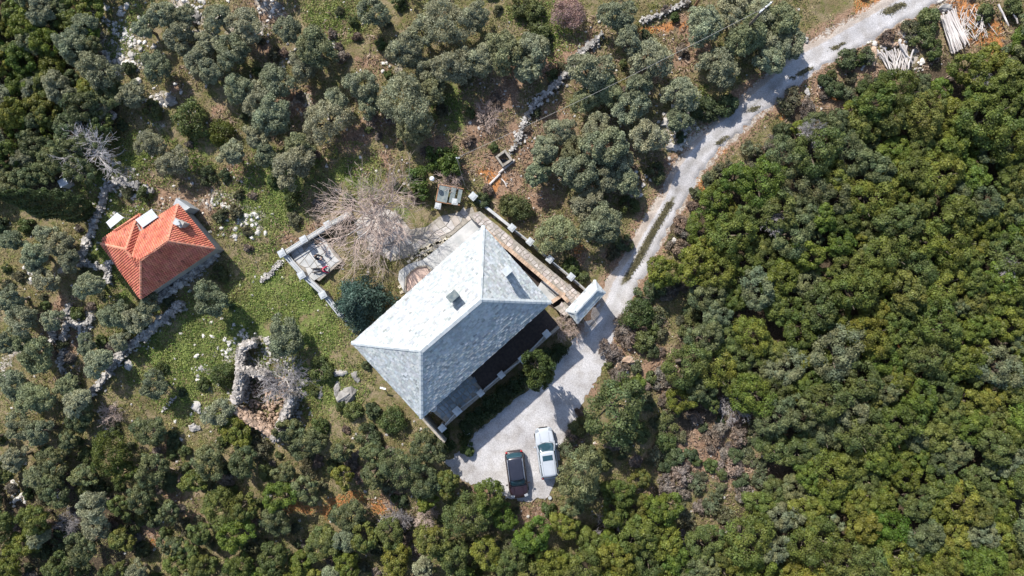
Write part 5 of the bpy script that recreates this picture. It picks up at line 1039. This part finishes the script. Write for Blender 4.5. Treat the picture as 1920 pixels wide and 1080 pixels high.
logs(52, lambda r, k: ((1764 + (k % 26) * .95 + r.uniform(-3, 3), 34 + r.uniform(-6, 10) - (k % 26) * .5), (1784 + (k % 26) * 1.15 + r.uniform(-4, 5), 98 + r.uniform(-12, 5) - (k % 26) * .55), .12 + .45 * math.sin(PI * (k % 26) / 25) + .12 * (k // 26)), 'logs of the white pile', 'whitish stripped log in the long pile at the top of the right wood', 6, (.05, .08))
logs(60, lambda r, k: (lambda x, y, a, L: ((x, y), (x + L * math.cos(a), y + L * math.sin(a)), .08 + r.random() * .25))(r.uniform(1790, 1850), r.uniform(8, 62), r.uniform(.6, 2.4), r.uniform(12, 34)), 'branches strewn beside the white log pile', 'thin brown branch strewn over the orange earth beside the white log pile', 8, (.02, .045))
for k, (x0, y0, x1, y1, l) in enumerate([(1872, 8, 1892, 48, 'fallen grey trunk leaning down at the top right corner'), (1893, 3, 1908, 44, 'longer fallen grey trunk nearest the top right corner'), (1901, 10, 1895, 26, 'short forked grey stem between the fallen trunks'), (1912, 28, 1921, 44, 'thin reddish fallen stem at the right edge near the top')]): logs(1, lambda r, q: ((x0, y0), (x1, y1), .7), None, l, k + 3, (.08, .12))
sp_ = G(1031, 933, .12); st = empty('tree_stump', sp_, 0, 'small pale cut stump below the white car', 'stump'); mb = MB(); mb.lathe((0, 0, -.25), [(.22, 0), (.19, .2), (.18, .36)], 14); mb.build('bark', M['bark'], st); mb = MB(); mb.lathe((0, 0, .115), [(.17, 0), (.165, .01)], 14); mb.build('cut_face', M['cap'], st)

# ------------------------------------------------------------------ ruin
ru = empty('stone_ruin', G(500, 730), 0, 'roofless rubble-walled ruin with a bare tree growing out of it', 'ruin')
M['ruinstone'] = mat('ruin_stone', (.32, .29, .26), (.58, .53, .48), 1.6, .9, .5, 9, attr='var')
def rwall(poly, h, w_, seed, m='ruinstone'):
    o = stone_wall('wall', poly, 0, h, w_, '', m=m, size=.27, seed=seed, parent=ru, dens=1.5, loose=.05); o.location = -ru.location; return o
rwall([(486, 640), (462, 650), (458, 684)], 1.5, .6, 1); rwall([(458, 688), (508, 700)], 1.9, .55, 2); rwall([(466, 692), (459, 748)], 2.4, .65, 3)
rwall([(456, 766), (524, 806)], 1.9, .75, 4, 'rockwarm'); rwall([(528, 816), (559, 736)], 2.2, .65, 5); 
mb = MB(); rnd = random.Random(9)
for k in range(420):
    x, y = rnd.uniform(470, 550), rnd.uniform(700, 800)
    if not inpoly(x, y, [(470, 705), (545, 708), (550, 735), (528, 800), (465, 765)]): continue
    p = G(x, y, .1); mb.rock((p.x, p.y, p.z + rnd.random() * .35), rnd.uniform(.15, .42), rnd, rnd.uniform(.45, 1.0))
shift(mb, ru); tag(mb.build('rubble_floor', M['rockwarm'], ru), kind='stuff')
logs(6, lambda r, k: ((432 + r.uniform(-2, 2), 745 + k * 2.2 - 4), (466 + r.uniform(-4, 3), 752 + r.uniform(-6, 6)), .6 + r.random() * .3), 'poles leaning on the ruin', 'pale pole sticking out over the left wall of the stone ruin', 12, (.05, .08))

# ------------------------------------------------------------------ dry-stone walls
DW = [([(207, 693), (233, 660), (267, 633), (300, 607), (325, 585), (347, 567)], .7, .7, 'long dry-stone wall curving below the orange-roofed house'), ([(297, 562), (330, 540), (370, 510), (410, 474)], .7, .6, 'shadowed dry-stone wall close under the lower right side of the orange-roofed house'),
      ([(204, 345), (193, 388), (180, 420), (163, 460), (155, 500)], .6, .5, 'dry-stone wall running down left of the orange-roofed house'), ([(158, 493), (180, 498), (203, 505)], .5, .5, 'short cross wall below the grassy strip left of the orange-roofed house'), ([(210, 490), (204, 512), (206, 530)], .5, .5, 'short dry-stone wall at the lower left corner of the orange-roofed house'),
      ([(134, 570), (127, 600), (122, 640)], .5, .45, 'narrow dry-stone wall between the lower left olives'), ([(130, 602), (150, 612), (165, 605), (178, 592)], .5, .4, 'short curved stone wall beside the narrow wall among the left olives'), ([(193, 243), (205, 228), (217, 212)], .5, .5, 'short stone edge above the bare white tree'),
      ([(208, 358), (222, 338), (240, 345), (262, 352), (290, 360)], .6, .5, 'dry-stone wall above the patio of the orange-roofed house'), ([(1128, 66), (1112, 82), (1092, 100), (1080, 120), (1062, 138), (1050, 152)], .5, .5, 'pale dry-stone wall by the earthy terrace below the pink bush'), ([(1050, 152), (1030, 172), (1005, 195), (990, 215)], .5, .5, 'low stone wall in shade below the pale dry-stone wall'), ([(990, 215), (975, 255), (960, 285)], .4, .35, 'last low stones of the terrace wall above the basin'),
      ([(1200, 42), (1235, 30), (1270, 15), (1295, 0)], .4, .35, 'thin line of stones up to the power pole'), ([(305, 770), (320, 755), (335, 743)], .25, .25, 'thin white stone line on the grass left of the ruin'), ([(490, 530), (510, 510), (530, 490)], .4, .3, 'low stone line below the terrace corner'), ([(105, 640), (100, 610), (112, 590)], .5, .4, 'low broken wall among the olives at the left'),
      ([(120, 700), (118, 660), (124, 640)], .4, .35, 'crumbled wall continuing down among the left olives'), ([(210, 693), (190, 720), (175, 735)], .6, .5, 'lower end of the long dry-stone wall among scrub')]
for k, (pl, w_, h, l) in enumerate(DW): stone_wall('dry_stone_wall', pl, 0, h, w_ * .8, l, None, 'rock', .27 if w_ > .4 else .18, 60 + k, core=w_ > .45, dens=1.0, loose=.3)
# boulders one can tell apart
BO = [(652, 740, 42, 30, 'large flat purplish boulder below the left corner of the slate-roofed house'), (631, 733, 16, 22, 'pale narrow boulder touching the large purplish one'), (666, 707, 15, 16, 'small grey boulder above the large purplish one'), (600, 735, 11, 18, 'grey upright boulder between the ruin and the purplish boulder'), (640, 700, 30, 8, 'low pale rock ledge in the grass left of the slate-roofed house'),
      (372, 769, 18, 26, 'pale boulder on the grass left of the ruin'), (366, 800, 24, 16, 'broken whitish boulder below the pale one left of the ruin'), (505, 932, 14, 12, 'whitish boulder above the rounded tree in the lower scrub'), (1247, 228, 16, 16, 'round grey boulder under the olives near the road'), (1290, 220, 18, 14, 'bluish grey boulder in shade near the road edge'), (1283, 240, 14, 12, 'small boulder beside the bluish one near the road edge'),
      (1260, 275, 24, 16, 'pale boulder heap at the left edge of the road'), (1636, 98, 14, 28, 'yellowish tall boulder left of the fan-shaped pile'), (1674, 84, 20, 12, 'yellowish boulder above the fan-shaped pile'), (1714, 68, 24, 14, 'pale sandy rock between the two log piles'), (1775, 14, 26, 14, 'pale rocky ledge above the white log pile'), (1753, 104, 12, 14, 'whitish boulder between the log piles at the wood edge'),
      (1180, 676, 30, 14, 'pale yellowish rock at the right edge of the yard scrub'), (1163, 688, 14, 14, 'whitish rock beside the pale yellowish one near the yard'), (521, 11, 16, 10, 'bluish grey slab near the top edge left of the olives'), (1265, 452, 12, 10, 'white stone at the right edge of the road'), (1512, 74, 10, 9, 'white stone beside the upper road'), (1514, 172, 10, 10, 'white stone in the scrub below the road'), (1306, 536, 18, 14, 'pale rock in the gap at the left edge of the right wood'),
      (320, 188, 26, 20, 'purplish grey rock below the upper left olives'), (304, 186, 10, 10, 'small white rock beside the purplish grey one'), (230, 340, 20, 14, 'whitish block on the wall above the orange-roofed house'), (112, 262 + 670, 10, 24, 'tall grey rock at the lower left edge'), (240, 680, 16, 18, 'large block at the lower end of the long dry-stone wall'), (248, 645, 26, 16, 'flat pale slab on the long dry-stone wall'), (500, 660 - 20, 18, 14, 'whitish corner rock at the top of the ruin'), (1300, 385, 10, 12, 'pale rock by the road at the wood edge'), (360, 30, 24, 30, 'bluish rock outcrop under the top left olives')]
for x, y, a, b, l in BO:
    p = G(x, y, .1); mb = MB(); rnd = random.Random(x); s = a / 20.5; 
    for k in range(3): mb.rock((rnd.uniform(-.2, .2) * s, rnd.uniform(-.2, .2) * b / 20.5, 0), s * rnd.uniform(.8, 1.1), rnd, rnd.uniform(.42, .6) if 'pur' in l or 'blu' in l else rnd.uniform(.75, 1.0), flat=.6)
    V = np.concatenate(mb.v); 
    for k in range(len(mb.v)): mb.v[k] = mb.v[k] * np.array([1, max(.5, b / a) * 1.2, 1])
    o = mb.build('boulder', M['rock' if 'yellow' not in l and 'sandy' not in l else 'rockwarm']); o.location = p; o.rotation_euler = (0, 0, 0); 
    if x == 652: o.rotation_euler = (0, 0, .7)
    s2 = o.modifiers.new('subdivision', 'SUBSURF'); s2.subdivision_type = 'SIMPLE'; s2.levels = s2.render_levels = 2
    tx = bpy.data.textures.new('rough', 'CLOUDS') if 'rough' not in bpy.data.textures else bpy.data.textures['rough']; tx.noise_scale = .35; dm = o.modifiers.new('displace', 'DISPLACE'); dm.texture = tx; dm.strength = .16; dm.texture_coords = 'LOCAL'
    tag(o, l, 'boulder')
# small things
q = G(117, 342, 1.2); bxo = empty('utility_box', (q.x, q.y, q.z - 1.2), .5, 'small pale box in shade left of the bare white tree', 'box'); mb = MB(); mb.box((0, 0, .55), (.7, .6, 1.1)); mb.build('cabinet', M['white'], bxo, bevel=.02); mb = MB(); mb.box((0, 0, 1.14), (.8, .7, .06)); mb.build('lid', M['white'], bxo)
q = G(718, 728, .9); sg = empty('wooden_sign', (q.x, q.y, q.z - .9), -.25, 'small white topped post standing beside the left edge of the slate roof', 'post'); mb = MB(); mb.box((0, 0, .92), (.55, .16, .06)); mb.build('top_board', M['whitep'], sg); mb = MB(); mb.tube([(-.15, -.05, -.1), (-.12, 0, .9)], .045, 6); mb.build('post', M['cap'], sg)

# ------------------------------------------------------------------ ground cover and loose stones (uncountable)
def blocked(px, py):
    m = inpoly(px, py, YARD) | inpoly(px, py, [(655, 645), (906, 395), (1080, 500), (1150, 560), (1110, 610), (850, 850), (780, 790)]) | inpoly(px, py, [(190, 455), (334, 380), (405, 466), (264, 562)]) | inpoly(px, py, TER) | inpoly(px, py, [(668, 408), (700, 384), (850, 398), (890, 385), (900, 410), (760, 480), (700, 472)])
    return m
def cover(name, n, size, col1, col2, where, seed, dens_s=2.0, thr=.45, hgt=.12, asp=2.0):
    rng = np.random.default_rng(seed); x = rng.uniform(-52, 52, n); y = rng.uniform(-31, 31, n); z = hz(x, y); px, py = topix(x, y, z); k = (fbm(x, y, dens_s, 3) > thr - .25 * where(px, py)) & (where(px, py) > .05) & (~blocked(px, py)) & (road_dist(x, y) > 1.45)
    x, y, z = x[k], y[k], z[k]; m = len(x); p = np.stack([x, y, z + rng.random(m) * hgt], 1); nm = rng.normal(size=(m, 3)) * .7 + np.array([0, 0, .7]); V, F = leaves(p, nm, size, rng, asp); t = np.clip(fbm(x, y, .9, 3)[:, None] * 2 - .5 + rng.normal(size=(m, 1)) * .2, 0, 1); c = (np.array([col1]) * t + np.array([col2]) * (1 - t)) * (.6 + .8 * rng.random((m, 1)))
    o = link(name, np_mesh(name, V, F, M['leaf'], np.repeat(c, 4, 0))); o.color = (1, 1, 1, 1); return tag(o, None, None, None, 'stuff')
gmask = lambda px, py: blob(px, py, GREEN)
open_ = lambda px, py: .3 * (1 - np.clip(blob(px, py, PINK), 0, 1)) * ~inpoly(px, py, FOREST) + 0
cover('lush_plants', 900000, .075, (.12, .20, .035), (.29, .33, .10), gmask, 1, 1.4, .53, .2, 1.7)
cover('dry_grass', 420000, .065, (.34, .29, .15), (.24, .24, .09), open_, 2, 1.5, .50, .10, 3)
cover('weeds', 300000, .08, (.11, .145, .04), (.17, .18, .07), open_, 3, 1.1, .58, .22, 1.5)
cover('dead_twigs', 160000, .09, (.36, .27, .21), (.22, .15, .10), lambda px, py: np.clip(blob(px, py, PINK) * .9, 0, 1), 4, .9, .52, .14, 5)
def stones(name, n, wfun, seed, size, thr, col=(.8, 1.15), m='rock'):
    rng = np.random.default_rng(seed); x = rng.uniform(-50, 50, n); y = rng.uniform(-29, 29, n); z = hz(x, y); px, py = topix(x, y, z); wv = wfun(px, py); k = (rng.random(n) < wv) & (~blocked(px, py)) & (road_dist(x, y) > 1.4) & (fbm(x, y, 1.5, 2) > thr)
    mb = MB(); rnd = random.Random(seed)
    for a, b, c in zip(x[k], y[k], z[k]): mb.rock((a, b, c + .03), size * rnd.uniform(.5, 1.8) ** 1.3, rnd, rnd.uniform(*col), flat=.6)
    o = mb.build(name, M[m]); tag(o, None, None, None, 'stuff'); return o
stones('rubble_stones', 60000, lambda px, py: blob(px, py, RUBBLE) * .95, 5, .27, .25, (.9, 1.3))
stones('loose_stones', 14000, lambda px, py: .20 * ~inpoly(px, py, FOREST) + .35 * blob(px, py, PINK), 6, .17, .45)

stones('slope_rubble', 14000, lambda px, py: blob(px, py, [(235, 55, 34), (225, 95, 30), (240, 118, 24), (250, 140, 14), (228, 25, 22)]) * .9, 15, .42, .0, (.9, 1.25))
def verge(n, seed):
    rng = np.random.default_rng(seed); P_ = []
    for (x0, y0, x1, y1, m, w_) in [(1257, 380, 1224, 436, 2600, .17), (1224, 436, 1190, 498, 3200, .19), (1190, 498, 1172, 526, 1000, .16), (1409, 208, 1420, 199, 500, .22), (1346, 270, 1362, 256, 700, .16), (1560, 93, 1582, 81, 500, .14), (1660, 25, 1692, 8, 1500, .25), (1478, 150, 1520, 128, 1500, .15)]:
        a, b = G(x0, y0), G(x1, y1); t = rng.random(m); g = vnoise(t * 12 + x0, t * 0 + 3, 1.0); k = (g > .35) | (y0 > 370); t = t[k]; x = a.x + (b.x - a.x) * t + rng.normal(size=len(t)) * w_; y = a.y + (b.y - a.y) * t + rng.normal(size=len(t)) * w_ * .5; P_.append(np.stack([x, y, hz(x, y) + .06 + rng.random(len(t)) * .05], 1))
    p = np.concatenate(P_); nm = rng.normal(size=p.shape) * .7 + np.array([0, 0, .5]); V, F = leaves(p, nm, .05, rng, 3); c = (np.array([[.21, .19, .11]]) * (.5 + .9 * rng.random((len(p), 1)))); o = link('verge_grass', np_mesh('verge_grass', V, F, M['leaf'], np.repeat(c, 4, 0))); tag(o, None, None, None, 'stuff')
verge(1, 3)

# tumbled stones round the ruin and along the walls
mb = MB(); rnd = random.Random(31)
for k in range(520):
    a = rnd.random() * 2 * PI; r = rnd.gauss(1, .16); x = 505 + math.cos(a) * 58 * r; y = 738 + math.sin(a) * 78 * r; p = G(x, y); mb.block((p.x, p.y, p.z + .03), rnd.uniform(.12, .4), rnd)
for pl, w_, h, l in DW[:3] + DW[9:12] + DW[15:17]:
    for a, b in zip(pl[:-1], pl[1:]):
        for k in range(16): t = rnd.random(); p = G(a[0] + (b[0] - a[0]) * t + rnd.gauss(0, 9), a[1] + (b[1] - a[1]) * t + rnd.gauss(0, 9)); mb.block((p.x, p.y, p.z + .02), rnd.uniform(.12, .38), rnd)
tag(mb.build('tumbled_stones', M['rock']), None, None, None, 'stuff')

# the wood goes on beyond the frame on every side: one mass of crowns on stems
def far_wood(n, seed):
    rng = np.random.default_rng(seed); Vs = []; Fs = []; Cs = []; off = 0; k = 0
    while k < n:
        x = rng.uniform(-125, 125); y = rng.uniform(-95, 95); z = float(hz(x, y)); px, py = topix(x, y, z + 3)
        if -75 < px < 1995 and -75 < py < 1155: continue
        if float(road_dist(np.array(x), np.array(y))) < 4: continue
        if px < 900 and py < 400 and rng.random() < .35: continue
        k += 1; R = rng.uniform(1.8, 3.2); m = 420; d = rng.normal(size=(m, 3)); d[:, 2] = np.abs(d[:, 2]) - .15; d /= np.linalg.norm(d, axis=1, keepdims=True); lump = 1 + .2 * np.sin(d[:, :1] * 6 + k) * np.sin(d[:, 1:2] * 6 + k * 2)
        p = np.array([x, y, z + .5 + R * .7]) + d * R * lump * (.7 + .35 * rng.random((m, 1))) * np.array([1, 1, .8]); V, F = leaves(p, d + rng.normal(size=(m, 3)) * .5, .34, rng, 1.4)
        g = rng.uniform(.8, 1.2); c = np.array([.12, .145, .035]) if not (px < 900 and py < 500) else np.array([.20, .215, .13]); Vs.append(V); Fs.append(F + off); off += len(V); Cs.append(np.repeat(g * c * (.75 + .5 * rng.random((m, 1))), 4, 0))
    o = link('surrounding_wood', np_mesh('surrounding_wood', np.concatenate(Vs), np.concatenate(Fs), M['leaf'], np.concatenate(Cs))); tag(o, None, None, None, 'stuff')
far_wood(1100, 5)
